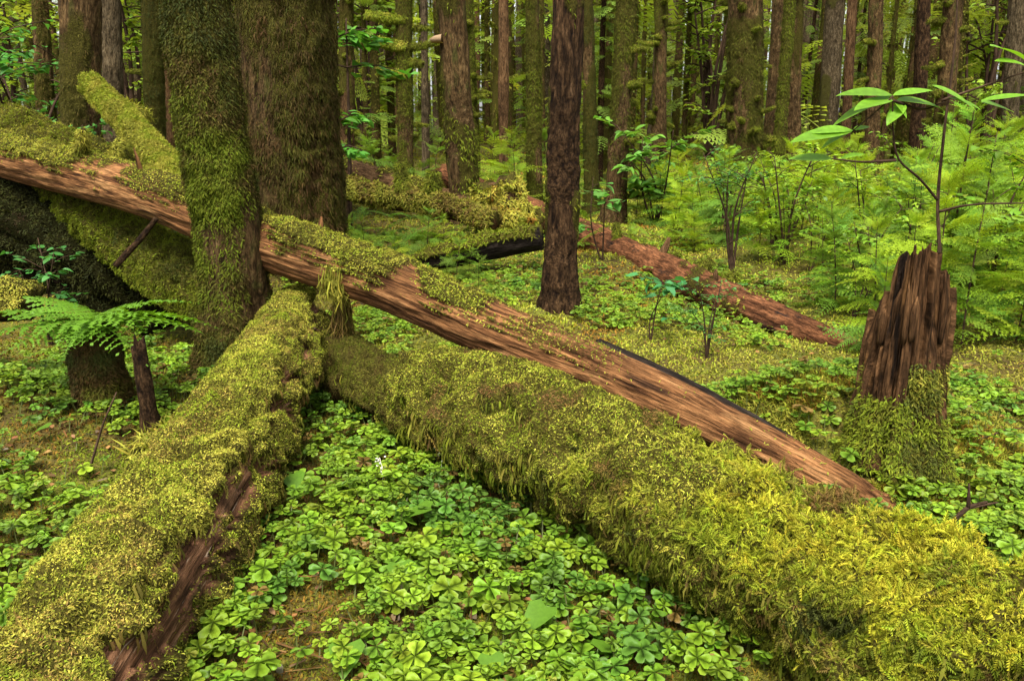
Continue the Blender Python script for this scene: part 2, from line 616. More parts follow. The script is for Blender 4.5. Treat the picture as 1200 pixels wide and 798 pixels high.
M_redlog = bark_mat('red_log_bark', [(.3, (.015, .006, .003)), (.45, (.085, .034, .015)), (.6, (.165, .068, .030)), (.78, (.26, .125, .065))], stretch=.2, scale=26, bump=1.0, patches=[((.020, .012, .009), 5, .4, .60, .66)])
M_black = bark_mat('black_bark', [(.3, (.004, .003, .002)), (.5, (.014, .010, .008)), (.7, (.032, .025, .02))], stretch=.15)
M_hollow_shade = bark_mat('hollow_shade', [(.3, (.0012, .0009, .0006)), (.5, (.004, .0026, .0016)), (.7, (.010, .006, .0035))], moss=(.012, .012, .003), moss2=(.006, .006, .002), stretch=.3, scale=14, bump=1.0, rough=1, spec=.03)  # wood colour pushed near black to paint in the hollow's shade
M_twig = bark_mat('twig', [(.3, (.02, .012, .008)), (.7, (.075, .045, .028))], scale=60, bump=.2)


def ground_mat():
    m, nt, out = new_mat('forest_floor')
    L = nt.links.new
    geo = N_(nt, 'ShaderNodeNewGeometry')
    n1 = N_(nt, 'ShaderNodeTexNoise')
    n1.inputs['Scale'].default_value, n1.inputs['Detail'].default_value = 2.1, 7
    n1.inputs['Roughness'].default_value = .65
    n2 = N_(nt, 'ShaderNodeTexNoise')
    n2.inputs['Scale'].default_value, n2.inputs['Detail'].default_value = 45, 6
    L(geo.outputs['Position'], n1.inputs['Vector'])
    L(geo.outputs['Position'], n2.inputs['Vector'])
    r1 = ramp(nt, [(.3, (.036, .022, .007)), (.45, (.075, .056, .010)), (.56, (.095, .092, .012)), (.72, (.07, .09, .012))])
    L(n1.outputs[0], r1.inputs[0])
    r2 = ramp(nt, [(.3, (.35, .35, .35)), (.7, (1.35, 1.35, 1.35))])
    L(n2.outputs[0], r2.inputs[0])
    mul = N_(nt, 'ShaderNodeVectorMath', operation='MULTIPLY')
    L(r1.outputs[0], mul.inputs[0])
    L(r2.outputs[0], mul.inputs[1])
    p = N_(nt, 'ShaderNodeBsdfPrincipled')
    p.inputs['Roughness'].default_value = .9
    p.inputs['Specular IOR Level'].default_value = .2
    L(mul.outputs[0], p.inputs['Base Color'])
    b = N_(nt, 'ShaderNodeBump')
    b.inputs['Strength'].default_value, b.inputs['Distance'].default_value = .8, .02
    L(n2.outputs[0], b.inputs['Height'])
    L(b.outputs[0], p.inputs['Normal'])
    L(p.outputs[0], out.inputs[0])
    return m


# ------------------------------------------------------------------ palettes
YEL = np.array([.31, .29, .042])
LIME = np.array([.17, .215, .014])
OLIVE = np.array([.108, .115, .012])
BROWN = np.array([.105, .060, .020])
DARKG = np.array([.050, .060, .012])
ORANGE = np.array([.175, .085, .014])


def pal(P, cols, scale=4.0, seed=0, jit=.18, contrast=2.2):
    """blend a list of colours by smooth noise over position"""
    n = np.clip((fbm(P * scale, 3, 40 + seed) - .5) * contrast + .5 + rng.normal(0, .10, len(P)), 0, .9999)
    c = np.asarray(cols)
    x = n * (len(c) - 1)
    i = x.astype(int)
    f = (x - i)[:, None]
    out = c[i] * (1 - f) + c[np.minimum(i + 1, len(c) - 1)] * f
    return out * (1 + rng.normal(0, jit, (len(P), 1))).clip(.5, 1.7) * (1 + rng.normal(0, .05, (len(P), 3)))


def bark_disp(amp, rough=1.0, seed=0, ridges=7.0, stretch=.12):
    def f(L, th, s, R):
        q = L * np.array([ridges, ridges, ridges * stretch])
        a = fbm(q, 4, seed) - .5
        b = fbm(L * np.array([1.5, 1.5, .7]), 2, seed + 9) - .5
        c = np.abs(fbm(L * np.array([ridges * 3.2, ridges * 3.2, ridges * 3.2 * stretch * 1.3]), 2, seed + 5) - .5)
        return amp * (2 * a * rough + 1.6 * b - 1.6 * c)
    return f


# ------------------------------------------------------------------ ground sheet
def build_ground():
    n = 440
    u = np.linspace(-1, 1, n)
    k = math.asinh(260)
    X, Yc = np.sinh(u * k) * 1.0, np.sinh(u * k) * 1.0 + 3.2
    x, y = np.meshgrid(X, Yc, indexing='xy')
    V = np.stack([x, y, g(x, y)], -1).reshape(-1, 3)
    i, j = np.meshgrid(np.arange(n - 1), np.arange(n - 1), indexing='ij')
    Q = np.stack([i * n + j, i * n + j + 1, (i + 1) * n + j + 1, (i + 1) * n + j], -1).reshape(-1, 4)
    o = G().add(V, None, Q).obj('ground', ground_mat())
    tag(o, kind='structure')


build_ground()

# ------------------------------------------------------------------ logs
LOGS = []   # (path, radius) for keeping leaves out of the wood


def moss_on(tb, root, n, L, W, cols, name='moss', tpls=SIMPLE, power=1.0, scale=5, seed=0, hang=.35, lift=.55, jit=.18, mat=None, top=None):
    P, N, T, m = tb.sample(n, power)
    k = len(P)
    D = N * lift + rdir(k) * .75 + np.array([0, 0, -1.0]) * (hang * (1 - np.clip(N[:, 2:], 0, 1))) + T * rng.normal(0, .25, (k, 1))
    col = pal(P, cols, scale, seed, jit)
    if top is not None:   # upward-facing fronds blend to a paler palette
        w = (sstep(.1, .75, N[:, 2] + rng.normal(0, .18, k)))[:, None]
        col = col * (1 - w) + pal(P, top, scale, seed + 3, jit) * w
    Ls = L * rng.uniform(.6, 1.3, k)
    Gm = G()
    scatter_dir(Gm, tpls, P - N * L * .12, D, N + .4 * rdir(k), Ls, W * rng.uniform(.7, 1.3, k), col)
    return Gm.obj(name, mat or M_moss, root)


def log(name, label, pts, radii, mat, mossfn=None, bulge=0.0, amp=.02, nseg=64, nring=160, seed=0, ridges=9, stretch=.06, group=None, jag=(0, 0), keepout=True, flake=0.0):
    path = np.array([p if len(p) == 3 and isinstance(p, np.ndarray) else at(*p) for p in pts])
    c = path.mean(0)
    root = empty(name, (c[0], c[1], float(g(c[0], c[1]))), label, 'log', group)
    base = bark_disp(amp, 1, seed, ridges, stretch)

    def dsp(L, th, s, R):
        d = base(L, th, s, R)
        if flake:      # sheets of wood that have come away, leaving stepped edges
            f = fbm(L * np.array([10, 10, 1.5]), 4, seed + 21)
            d = d + flake * (np.floor(f * 14) / 14 - .5) * 3 - flake * 1.4 * sstep(.60, .66, fbm(L * np.array([16, 16, 2.4]), 3, seed + 23))
        return d
    tb = Tube(path, radii, nseg, nring, dsp, mossfn, bulge)
    for end, j in ((0, jag[0]), (-1, jag[1])):      # broken ends: fibres torn to different lengths
        if j:
            sgn = -1 if end == 0 else 1
            for q, fall in ((0, 1), (1, .6), (2, .3)):
                r = q if end == 0 else -1 - q
                nn = fbm(np.stack([np.cos(tb.th) * 3, np.sin(tb.th) * 3, np.full(nseg, seed * 1.7)], -1), 3, seed) - .5
                tb.P[r] += (tb.T[r] * sgn)[None] * (nn * 2 * j * fall)[:, None]
    Gb = G()
    tb.put(Gb)
    Gb.obj('bark', mat, root, bark=True)
    if keepout:
        LOGS.append((path, radii))
    return root, tb


def stub(root, tb, s, th, length, r, mat, name='branch_stub', mossy=0, up=.3, cols=None):
    i = int(np.clip(s, 0, 1) * (tb.nring - 1))
    j = int((th % 360) / 360 * tb.nseg)
    p, n = tb.P[i, j], tb.N[i, j]
    d = nrm(n + np.array([0, 0, up]) + rdir(1)[0] * .25)
    t = Tube([p - n * r * 1.2, p + n * length * .45, p + n * length * .45 + d * length * .55], [r * 1.3, r, r * .45], 10, 10, bark_disp(r * .25, 1, int(s * 99)),
             (lambda L, N, P, th, s: np.full(L.shape[:2], float(mossy))) if mossy else None)
    Gs = G()
    t.put(Gs)
    o = Gs.obj(name, mat, root, bark=True)
    if mossy:
        P, N, T, m = t.sample(int(900 * mossy * max(1, length / .2)))
        k = len(P)
        Gm = G()
        D = N * .7 + rdir(k) * .6 + np.array([0, 0, -.5])
        scatter_dir(Gm, SIMPLE, P, D, N, (.75 * r * rng.uniform(.4, 1.8, k) + .006), min(.0085, .003 + r * .07), pal(P, cols or [OLIVE * .6, OLIVE, LIME * .8, YEL * .7], 12, 2, .3))
        Gm.obj('moss', M_moss, o)
    return o


# --- log A: broad mossy log on the left, running away from the camera
def mossA(L, N, P, th, s):
    n = fbm(P * np.array([5, 2.2, 5]), 3, 21)
    n2 = fbm(P * 13, 3, 23)
    v = sstep(-1.05, .0, N[..., 2] + (n - .5) * 1.4)
    side = np.sin(th + 0 * s)                                  # +1 on the right-hand side
    bare = sstep(.62, .74, side + (n - .5) * .8 + (n2 - .5) * .6 - .10) * sstep(-.1, .12, N[..., 2] + (n2 - .5) * .3) * sstep(2.6, 2.2, P[..., 1] + (n - .5)) * 1.6
    bare = np.maximum(bare, sstep(.66, .78, side + (n - .5) * .6) * sstep(-.1, .2, N[..., 2]) * sstep(.42, .6, n2) * 1.3)
    bare = np.maximum(bare, sstep(.56, .64, n2) * sstep(.3, .8, side) * .9)
    crack = sstep(.60, .66, fbm(np.stack([L[..., 0] * 9, L[..., 1] * 9, L[..., 2] * 1.6], -1), 3, 31)) * .8
    return np.clip(v - bare - crack * sstep(-.2, .4, side), 0, 1)


rA, tA = log('fallen_log', 'thick log furred with pale yellow-green moss, from the lower left corner to the leaning trunk',
             [np.array([-1.02, .95, .19]), (108, 768, 1.85), (258, 548, 3.0), (322, 430, 4.05), (352, 376, 4.85)], [.19, .172, .178, .15, .138], M_weather, mossA, .045,
             amp=.022, nseg=120, nring=320, seed=4, jag=(.05, .1))
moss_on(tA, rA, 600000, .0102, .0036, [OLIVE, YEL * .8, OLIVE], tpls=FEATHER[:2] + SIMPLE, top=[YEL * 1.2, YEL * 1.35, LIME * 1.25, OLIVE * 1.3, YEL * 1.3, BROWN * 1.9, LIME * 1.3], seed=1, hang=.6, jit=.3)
for s, th, ln, r in ((.93, 100, .16, .012), (.9, 60, .2, .010), (.86, 130, .22, .012), (.55, 285, .16, .07)):
    stub(rA, tA, s, th, ln, r, M_twig if r < .05 else M_rot, mossy=0 if r < .05 else 1.0, cols=[OLIVE, YEL])
# curtain of hanging moss at its far right flank
def hanging(root, P0, n, L, spread, cols, name='hanging_moss'):
    Gm = G()
    P = np.asarray(P0) + rng.normal(0, 1, (n, 3)) * np.asarray(spread)
    D = np.array([0, 0, -1.0]) + rdir(n) * .28
    scatter_dir(Gm, SIMPLE, P, D, rdir(n), L * rng.uniform(.4, 1.2, n), .008, pal(P, cols, 9, 3))
    return Gm.obj(name, M_moss, root)


# --- log B: the fat brilliant mossy log on the right
def mossB(L, N, P, th, s):
    n = fbm(P * 4.5, 3, 51)
    v = sstep(-1.25, -.45, N[..., 2] + (n - .5) * .9)
    far = sstep(3.95, 3.6, P[..., 1])
    return np.clip(v * (.7 + .3 * far), 0, 1)


rB, tB = log('fallen_log', 'fattest log, thickly cushioned in bright yellow-green moss, coming out of the lower right corner',
             [(395, 425, 4.6), (440, 452, 4.2), (490, 470, 3.92), (506, 468, 3.82), (600, 499, 3.36), (750, 572, 2.73), (900, 652, 2.28), (1050, 734, 1.95), (1200, 792, 1.74), np.array([1.85, 1.15, .2])],
             [.135, .14, .143, .222, .224, .184, .174, .182, .188, .19], M_rot, mossB, .05, amp=.03, nseg=110, nring=300, seed=8, jag=(.1, .0))
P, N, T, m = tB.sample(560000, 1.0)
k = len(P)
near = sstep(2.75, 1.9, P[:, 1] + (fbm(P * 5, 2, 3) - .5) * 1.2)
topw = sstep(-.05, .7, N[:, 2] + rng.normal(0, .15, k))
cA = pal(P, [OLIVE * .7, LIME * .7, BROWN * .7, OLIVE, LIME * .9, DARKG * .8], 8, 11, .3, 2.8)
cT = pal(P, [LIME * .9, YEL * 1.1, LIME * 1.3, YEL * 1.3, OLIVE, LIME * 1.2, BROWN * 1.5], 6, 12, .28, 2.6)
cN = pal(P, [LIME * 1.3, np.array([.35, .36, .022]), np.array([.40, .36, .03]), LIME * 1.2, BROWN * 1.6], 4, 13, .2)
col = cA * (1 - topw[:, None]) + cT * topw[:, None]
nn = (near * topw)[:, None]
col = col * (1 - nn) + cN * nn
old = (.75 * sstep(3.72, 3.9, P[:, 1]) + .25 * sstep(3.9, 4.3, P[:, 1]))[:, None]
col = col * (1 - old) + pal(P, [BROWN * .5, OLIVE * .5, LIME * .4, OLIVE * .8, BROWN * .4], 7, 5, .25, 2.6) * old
D = N * .6 + rdir(k) * .7 + np.array([0, 0, -1.]) * (.65 * (1 - np.clip(N[:, 2:], 0, 1)))
big = rng.random(k) < near * .13
Gm = G()
o_ = ~big
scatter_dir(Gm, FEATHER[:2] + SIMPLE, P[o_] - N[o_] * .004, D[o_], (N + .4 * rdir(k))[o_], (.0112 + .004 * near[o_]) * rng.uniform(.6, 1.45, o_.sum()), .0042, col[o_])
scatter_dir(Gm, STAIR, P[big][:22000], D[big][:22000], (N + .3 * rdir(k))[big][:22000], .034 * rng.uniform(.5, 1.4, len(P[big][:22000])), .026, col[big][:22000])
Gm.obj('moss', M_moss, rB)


def drapes(tb, root, n, cols, L, y1=9.0):
    P, N, T, m = tb.sample(n)
    ok = (N[:, 2] < .25) & (N[:, 2] > -.75) & (P[:, 1] < y1) & (fbm(P * 7, 2, 33) > .47)
    P, N = P[ok], N[ok]
    k = len(P)
    Gd_ = G()
    scatter_dir(Gd_, [strip_tpl(.6), FEATHER[2], STAIR[1]], P + N * .004, np.array([0, 0, -1.]) + N * .28 + rdir(k) * .22, N + .3 * rdir(k), L * rng.uniform(.5, 1.5, k), .009, pal(P, cols, 9, 4, .25))
    return Gd_.obj('hanging_moss', M_moss, root)


drapes(tB, rB, 26000, [OLIVE * .8, LIME * .7, YEL * .7, BROWN], .05)
drapes(tA, rA, 20000, [OLIVE * .7, BROWN, YEL * .6], .045)

# --- log C: long bare red-brown log lying over the others
def mossC(L, N, P, th, s):
    n = fbm(P * np.array([3.5, 3.5, 3.5]), 4, 61)
    top = sstep(.25, .8, N[..., 2] + (n - .5) * 1.2)
    along = np.interp(P[..., 0], [-3.9, -3.0, -2.5, -2.2, -1.9, -1.2, -.4, .1, .4, .8, 1.5], [.95, 1, .55, .5, .9, 1, .85, .45, .2, .08, .03])
    pat = sstep(.62, .68, fbm(P * 3.4, 3, 66)) * .55 * (P[..., 0] > -1.5)
    return np.clip(np.maximum(top * along * sstep(.32, .5, n + .12 * along), pat), 0, 1)


rC, tC = log('fallen_log', 'long slim red-brown log stripped of bark, slanting from the upper left across the other logs',
             [np.array([-5.2, 7.4, 1.60]), (-5, 180, 6.5), (100, 208, 5.8), (195, 236, 5.28), (330, 292, 4.82), (460, 336, 4.42), (600, 396, 4.0), (750, 457, 3.66), (870, 513, 3.4), (985, 572, 3.1), (1045, 606, 2.98)],
             [.165, .158, .154, .15, .148, .147, .140, .128, .110, .085, .05], M_red, mossC, .025, amp=.014, nseg=140, nring=760, seed=15, ridges=13, stretch=.05, jag=(0, .12), flake=.005)
moss_on(tC, rC, 230000, .017, .0055, [OLIVE, YEL, LIME, YEL * 1.1], tpls=FEATHER[:2] + SIMPLE, seed=4, hang=.5, power=1.2)
for s, th, ln, r, mo in ((.43, 20, .13, .018, 0), (.445, 285, .16, .045, 1), (.345, 20, .2, .035, 1), (.37, 340, .15, .03, 1), (.60, 345, .07, .014, 0), (.47, 300, .09, .02, 0), (.53, 335, .08, .02, 0), (.30, 300, .1, .02, .6)):
    stub(rC, tC, s, th, ln, r, M_red, mossy=mo, cols=[OLIVE, YEL])
hanging(rC, at(393, 325, 4.45), 500, .12, (.03, .03, .03), [OLIVE, YEL])
hanging(rC, at(400, 360, 4.55), 400, .2, (.02, .02, .04), [OLIVE, BROWN, YEL * .8])
# a splintered black slab along its right back side
rS, tS = log('wood_slab', 'narrow charred black strip of wood against the back of the long red-brown log',
             [(700, 408, 3.95), (790, 452, 3.72), (880, 500, 3.5), (965, 542, 3.3)], [.05, .065, .06, .03], M_black, amp=.012, nseg=24, nring=80, seed=77, jag=(.04, .04))
rS['category'] = 'wood slab'


# --- log D: short mossy log rising behind, log E and G under and behind C, F at the left edge
def moss_full(lo=-1.0, hi=-.2, th_=.0):
    def f(L, N, P, th, s):
        n = fbm(P * 4, 3, 71)
        return np.clip(sstep(lo, hi, N[..., 2] + (n - .5) * 1.2) * sstep(th_ - .05, th_ + .08, n), 0, 1)
    return f


rD, tD = log('fallen_log', 'short mossy log with a snapped end pointing up, left of the leaning trunk',
             [(106, 98, 6.7), (150, 146, 6.4), (200, 205, 6.0), (245, 262, 5.7)], [.078, .088, .098, .105], M_rot, moss_full(-.9, .0), .012, amp=.025, nseg=56, nring=120, seed=31, jag=(.08, 0), keepout=False)
moss_on(tD, rD, 90000, .024, .007, [OLIVE * 1.2, YEL * .8, LIME, YEL * .9], tpls=FEATHER[:2] + SIMPLE, seed=6, hang=.5)
stub(rD, tD, .22, 285, .22, .05, M_rot, mossy=1.0, cols=[OLIVE, YEL, LIME])
rE, tE = log('fallen_log', 'mossy log in shadow beneath the long red-brown log, beside the fern',
             [(60, 205, 6.6), (105, 245, 6.2), (165, 292, 5.75), (240, 345, 5.3), (300, 385, 5.0)], [.15, .16, .17, .17, .16], M_rot, moss_full(-1.1, -.3), .04, amp=.03, nseg=64, nring=130, seed=37)
moss_on(tE, rE, 90000, .026, .008, [DARKG, OLIVE, LIME * .8, OLIVE], tpls=FEATHER + SIMPLE[:1], seed=7, hang=.8)
rG, tG = log('fallen_log', 'low moss-blanketed log just behind the upper end of the long red-brown log',
             [np.array([-6.4, 8.6, 1.2]), (-10, 158, 7.6), (60, 178, 7.2), (140, 204, 6.9), (215, 230, 6.6)], [.2, .19, .16, .12, .08], M_rot, moss_full(-1.0, -.2), .05, amp=.05, nseg=56, nring=120, seed=41, keepout=False)
moss_on(tG, rG, 90000, .028, .008, [OLIVE, LIME * .8, YEL * .8, DARKG], tpls=FEATHER[:2] + SIMPLE[:1], seed=8)
rF, tF = log('fallen_log', 'short moss-capped log end poking in at the left edge of the view',
             [np.array([-4.2, 4.9, .62]), (-30, 352, 4.5), (38, 356, 4.45)], [.13, .125, .10], M_rot, moss_full(-.5, .3), .03, amp=.02, nseg=40, nring=50, seed=43, jag=(0, .05))
moss_on(tF, rF, 26000, .018, .006, [OLIVE, YEL], seed=9, hang=.5)
# added log filling the hollow; the shade there is painted into its near-black colour
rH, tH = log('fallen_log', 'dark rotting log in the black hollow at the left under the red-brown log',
             [np.array([-5.6, 7.0, .75]), (-20, 270, 6.7), (50, 285, 6.5), (140, 330, 6.2), (220, 380, 5.9)], [.42, .42, .4, .35, .3], M_hollow_shade, moss_full(-.9, .0), .05, amp=.12, nseg=48, nring=90, seed=47)
moss_on(tH, rH, 60000, .03, .009, [DARKG * .30, OLIVE * .22, DARKG * .5, BROWN * .2], seed=10, hang=.5)  # frond colours dimmed to carry the hollow's shade

# --- background logs
rI, tI = log('fallen_log', 'red-barked log with dark knots running behind the dark slender trunk towards the stump',
             [(520, 205, 14.0), (600, 238, 12.0), (690, 280, 9.5), (790, 324, 7.7), (885, 368, 6.35), (960, 396, 5.8), (1010, 412, 5.55)], [.2, .2, .185, .165, .15, .115, .06],
             M_redlog, lambda L, N, P, th, s: .55 * sstep(.55, .7, fbm(P * 3, 3, 81)) * sstep(-.4, .3, N[..., 2]), .02, amp=.03, nseg=56, nring=200, seed=51, ridges=11, stretch=.2, jag=(0, .1))
moss_on(tI, rI, 16000, .04, .012, [OLIVE, LIME, YEL], seed=11)
for s, th, ln, r, mo in ((.62, 20, .16, .03, 1), (.7, 340, .16, .03, .0), (.75, 300, .22, .05, 1), (.83, 20, .1, .02, 0), (.80, 285, .2, .05, 1), (.68, 285, .2, .045, 1)):
    stub(rI, tI, s, th, ln, r, M_redfar, mossy=mo)
rJ, tJ = log('fallen_log', 'mossy log lying level behind the thick hairy trunk, left of the leaning bracket-fungus tree',
             [np.array([-3.4, 10.6, .62]), (380, 222, 10.6), (450, 232, 10.3), (520, 244, 10.0), (580, 262, 9.6)], [.13, .125, .12, .11, .09], M_rot, moss_full(-.8, .1, .36), .04, amp=.03, nseg=40, nring=110, seed=53)
moss_on(tJ, rJ, 34000, .05, .014, [OLIVE, YEL * .8, BROWN, LIME], seed=12)
stub(rJ, tJ, .62, 10, .3, .06, M_rot, mossy=1)
stub(rJ, tJ, .72, 350, .28, .07, M_rot, mossy=1)
rK, tK = log('fallen_log', 'reddish rotten log with flaking bark behind the level mossy log',
             [np.array([-3.6, 12.4, .85]), (395, 204, 12.3), (450, 216, 12.0), (530, 236, 11.4), (640, 262, 10.4)], [.2, .2, .19, .17, .12], M_redfar, moss_full(.2, .9, .45), .03, amp=.05, nseg=40, nring=110, seed=57, ridges=14, stretch=.6)
moss_on(tK, rK, 9000, .05, .014, [OLIVE, YEL, LIME], seed=13)
rL, tL = log('fallen_log', 'short blackened log chunk with a mossy top near the dark slender trunk',
             [(470, 312, 8.4), (540, 298, 8.3), (590, 287, 8.2), (634, 281, 8.1)], [.07, .12, .135, .125], M_black, moss_full(.2, .8, .4), .03, amp=.03, nseg=40, nring=60, seed=59, jag=(.05, .03))
moss_on(tL, rL, 6000, .04, .012, [OLIVE, LIME], seed=14)

# --- mossy stump clump behind the leaning tree
p0 = at(588, 262, 10.2)
r_, t_ = log('tree_stump', 'squat rotten stump heaped with golden moss, right of the leaning bracket-fungus tree',
             [p0 + np.array([.1, 0, -.3]), p0 + np.array([.02, 0, .05]), p0 + np.array([-.08, 0, .5])], [.27, .24, .18], M_redfar, moss_full(-1, .1, .42), .07, amp=.08, nseg=48, nring=40, seed=61, jag=(0, .15))
r_['category'] = 'stump'
moss_on(t_, r_, 16000, .055, .016, [LIME, YEL * 1.1, YEL * 1.2, ORANGE * 1.4], seed=15, hang=.5)

# ------------------------------------------------------------------ trees
TREES = []


def tree(label, px, Y, pxtop, wpx, mat, height=9, flare=1.45, amp=.03, mossfn=None, bulge=0, nmoss=0, mL=.035, mW=.01, cols=None, nstub=0, group=None, seed=0,
         nseg=64, zoff=0.0, ridges=9, stretch=.14, stubr=.03, stublen=.22, hang=.9, bend=0.0, tpls=None, taper=.8):
    z0 = float(g(x_at(px, Y, .3), Y)) + zoff
    x0 = x_at(px, Y, z0)
    v = 399 / F
    ztop = CAMZ + Y * (-SP + CP * v) / (CP + SP * v)
    xt = x_at(pxtop, Y, ztop)
    d = np.array([(xt - x0) / (ztop - z0), 0, 1.0])
    b = np.array([x0, Y, z0])
    r = wpx * fwd(Y, 1.0) / F / 2
    hs = np.array([-.35, 0, .12, .35, .8, ztop - z0, height])
    hs = hs[np.r_[True, np.diff(hs) > .01]]
    hs.sort()
    path = [b + d * h + np.array([bend * sin(pi * min(1, h / max(.1, ztop - z0))), 0, 0]) for h in hs]
    rad = [r * np.interp(h, [-.35, 0, .12, .35, .8, 3, height], [flare * 1.25, flare, 1 + (flare - 1) * .62, 1 + (flare - 1) * .3, 1.06, 1.0, taper]) for h in hs]

    def disp(L, th, s, R):
        base = bark_disp(amp, 1, seed, ridges, stretch)(L, th, s, R)
        roots = (fbm(np.stack([np.cos(th + 0 * s) * 1.6, np.sin(th + 0 * s) * 1.6, .3 * s + 0 * th + seed], -1), 2, seed + 3) - .5)
        return base + roots * r * 1.5 * sstep(.95, .15, s)
    root = empty('conifer_tree', b, label, 'tree', group)
    tb = Tube(path, rad, nseg, int(60 + height * (34 if Y < 13 else 20)), disp, mossfn, bulge)
    Gb = G()
    tb.put(Gb)
    Gb.obj('trunk', mat, root, bark=True)
    if nmoss:
        P, N, T, m = tb.sample(nmoss)
        k = len(P)
        D = N * .45 + rdir(k) * .55 + np.array([0, 0, -hang])
        Gm = G()
        scatter_dir(Gm, tpls or SIMPLE + FEATHER[:1], P, D, N + .3 * rdir(k), mL * rng.uniform(.5, 1.4, k), mW * rng.uniform(.7, 1.3, k), pal(P, cols, 3.5, seed, .2))
        Gm.obj('moss', M_moss, root)
    lim = min(height - .3, ztop - z0 + .7)
    for q in range(nstub):
        stub(root, tb, (.35 + rng.uniform(.35, lim)) / (height + .35), rng.uniform(0, 360), stublen * rng.uniform(.5, 1.4), stubr * rng.uniform(.7, 1.3), M_bark, 'mossy_branch', .8, .1)
    TREES.append((px, Y))
    return root, tb


def patchy(lo, hi, scale=2.0, seed=0, mn=0.0):
    def f(L, N, P, th, s):
        n = fbm(P * np.array([scale, scale, scale * .45]), 4, 90 + seed)
        return np.clip(sstep(lo, hi, n) + mn, 0, 1)
    return f


def mossT1(L, N, P, th, s):
    n = fbm(P * np.array([3, 3, 1.2]), 4, 91)
    bare = sstep(.45, .75, N[..., 0] + (n - .5) * .5) * .6          # strip of bark down the right side
    return np.clip(sstep(.22, .42, n) + .15 - bare, 0, 1)


r1, t1 = tree('leaning tree wrapped in dark green moss, right in front of the thick shaggy trunk', 282, 4.72, 229, 68, M_bark, 6, 1.35, .02, mossT1, .016, 190000, .024, .0062,
              [DARKG * .7, OLIVE * .5, BROWN * .55, OLIVE * .6, LIME * .5], 0, seed=1, nseg=72, hang=.7, tpls=FEATHER[:2] + SIMPLE, bend=.03)
r2, t2 = tree('thickest trunk in view, shaggy with brownish hanging moss, behind the leaning mossy trunk', 349, 7.4, 335, 104, M_bark, 8, 1.25, .05, patchy(.32, .54, 2.4, 2, .12), 
                .02, 110000, .055, .007,
              [BROWN * .6, OLIVE * .38, BROWN * .5, OLIVE * .5, BROWN * .65], 3, seed=2, nseg=90, hang=1.3, ridges=11, stubr=.026)
r3, t3 = tree('slender dark-barked trunk with a flared foot standing on golden moss in the middle', 655, 6.55, 667, 33, M_barkdark, 8, 1.55, .022, patchy(.56, .68, 3, 3), .01, 5000, .035, .009,
              [OLIVE, LIME * .8], 2, seed=3, ridges=16, stretch=.3, stubr=.02, stublen=.1)
r4, t4 = tree('tilted grey-brown trunk with a bracket fungus high on its left side', 545, 11.4, 529, 31, M_bark, 10, 1.2, .025, patchy(.5, .68, 2, 4), .02, 9000, .06, .012, [OLIVE, LIME * .8], 0, seed=4, ridges=14, stretch=.35)
# the bracket fungus
pf = at(516, 46, 11.3)
Gf = G()
nn_ = 24
a = np.linspace(-pi / 2, pi / 2, nn_)
ring = np.stack([-np.cos(a) * .16, np.sin(a) * .12 - .02, np.zeros(nn_)], -1)
V = np.vstack([ring + [0, 0, .0], ring * [.6, .8, 1] + [0, 0, .035], ring * [.9, .9, 1] - [0, 0, .045], [[0, 0, .06]], [[.02, 0, -.05]]]) + pf + np.array([.02, 0, 0])
T = []
for i in range(nn_ - 1):
    T += [(i, i + 1, nn_ + i), (i + 1, nn_ + i + 1, nn_ + i), (nn_ + i, nn_ + i + 1, 3 * nn_), (i, 2 * nn_ + i, i + 1), (i + 1, 2 * nn_ + i, 2 * nn_ + i + 1), (2 * nn_ + i, 3 * nn_ + 1, 2 * nn_ + i + 1)]
fo = Gf.add(V, T, None, np.array([.32, .22, .13])).obj('bracket_fungus', M_moss, None, origin=tuple(pf))
fo.parent = r4
fo.location = tuple(pf - np.array(r4.location))

sp = dict(bulge=.008, mL=.036, mW=.0075)
tree('straight olive-mossed pole of a tree left of the dark slender trunk', 627, 12.6, 624, 17, M_bark, 7, 1.15, .02, patchy(.38, .58, 2, 5, .1), nmoss=25200, cols=[OLIVE * 0.58, OLIVE * .72, LIME * 0.50], seed=5, **sp)
tree('mossy trunk leaning right behind the dark slender trunk', 720, 11.8, 734, 22, M_bark, 7, 1.5, .025, patchy(.38, .58, 2, 6, .1), nmoss=32400, cols=[OLIVE * 0.58, OLIVE * .72, LIME * 0.50, BROWN * .72], nstub=9, seed=6, stubr=.034, **sp)
tree('dim brown-olive trunk half hidden behind the dark slender trunk', 694, 13.5, 687, 15, M_bark, 7, 1.7, .02, patchy(.35, .6, 2, 7), nmoss=10800, cols=[DARKG * .72, OLIVE * 0.50], seed=7, **sp)
tree('mossy trunk with three long moss-sleeved limbs reaching left, near the thick shaggy trunk', 476, 14.6, 473, 18, M_bark, 7, 1.2, .03, patchy(.35, .55, 2, 8, .15), nmoss=27000, cols=[OLIVE * .72, LIME * 0.58, BROWN * .72], nstub=14, seed=8, stubr=.04, stublen=.4, **sp)
for py, ln in ((25, .55), (55, .42), (90, .40)):
    rt, tt = bpy.data.objects[0], None
tree('brown trunk right beside the shaggy thick trunk, behind green maple sprays', 407, 16.5, 406, 16, M_redfar, 7, 1.2, .03, patchy(.42, .6, 2, 9, .1), nmoss=16200, cols=[OLIVE * .72, BROWN * .72], nstub=18, seed=9, stubr=.034, **sp)
tree('stout dark trunk with hanging tufts on both edges, right of the middle', 872, 14.2, 873, 36, M_bark, 7, 1.3, .05, patchy(.42, .6, 1.8, 10, .05), nmoss=39600, cols=[BROWN * 0.50, OLIVE * 0.58, OLIVE * .72], nstub=30, seed=10, stubr=.034, bulge=.012, mL=.05, mW=.008)
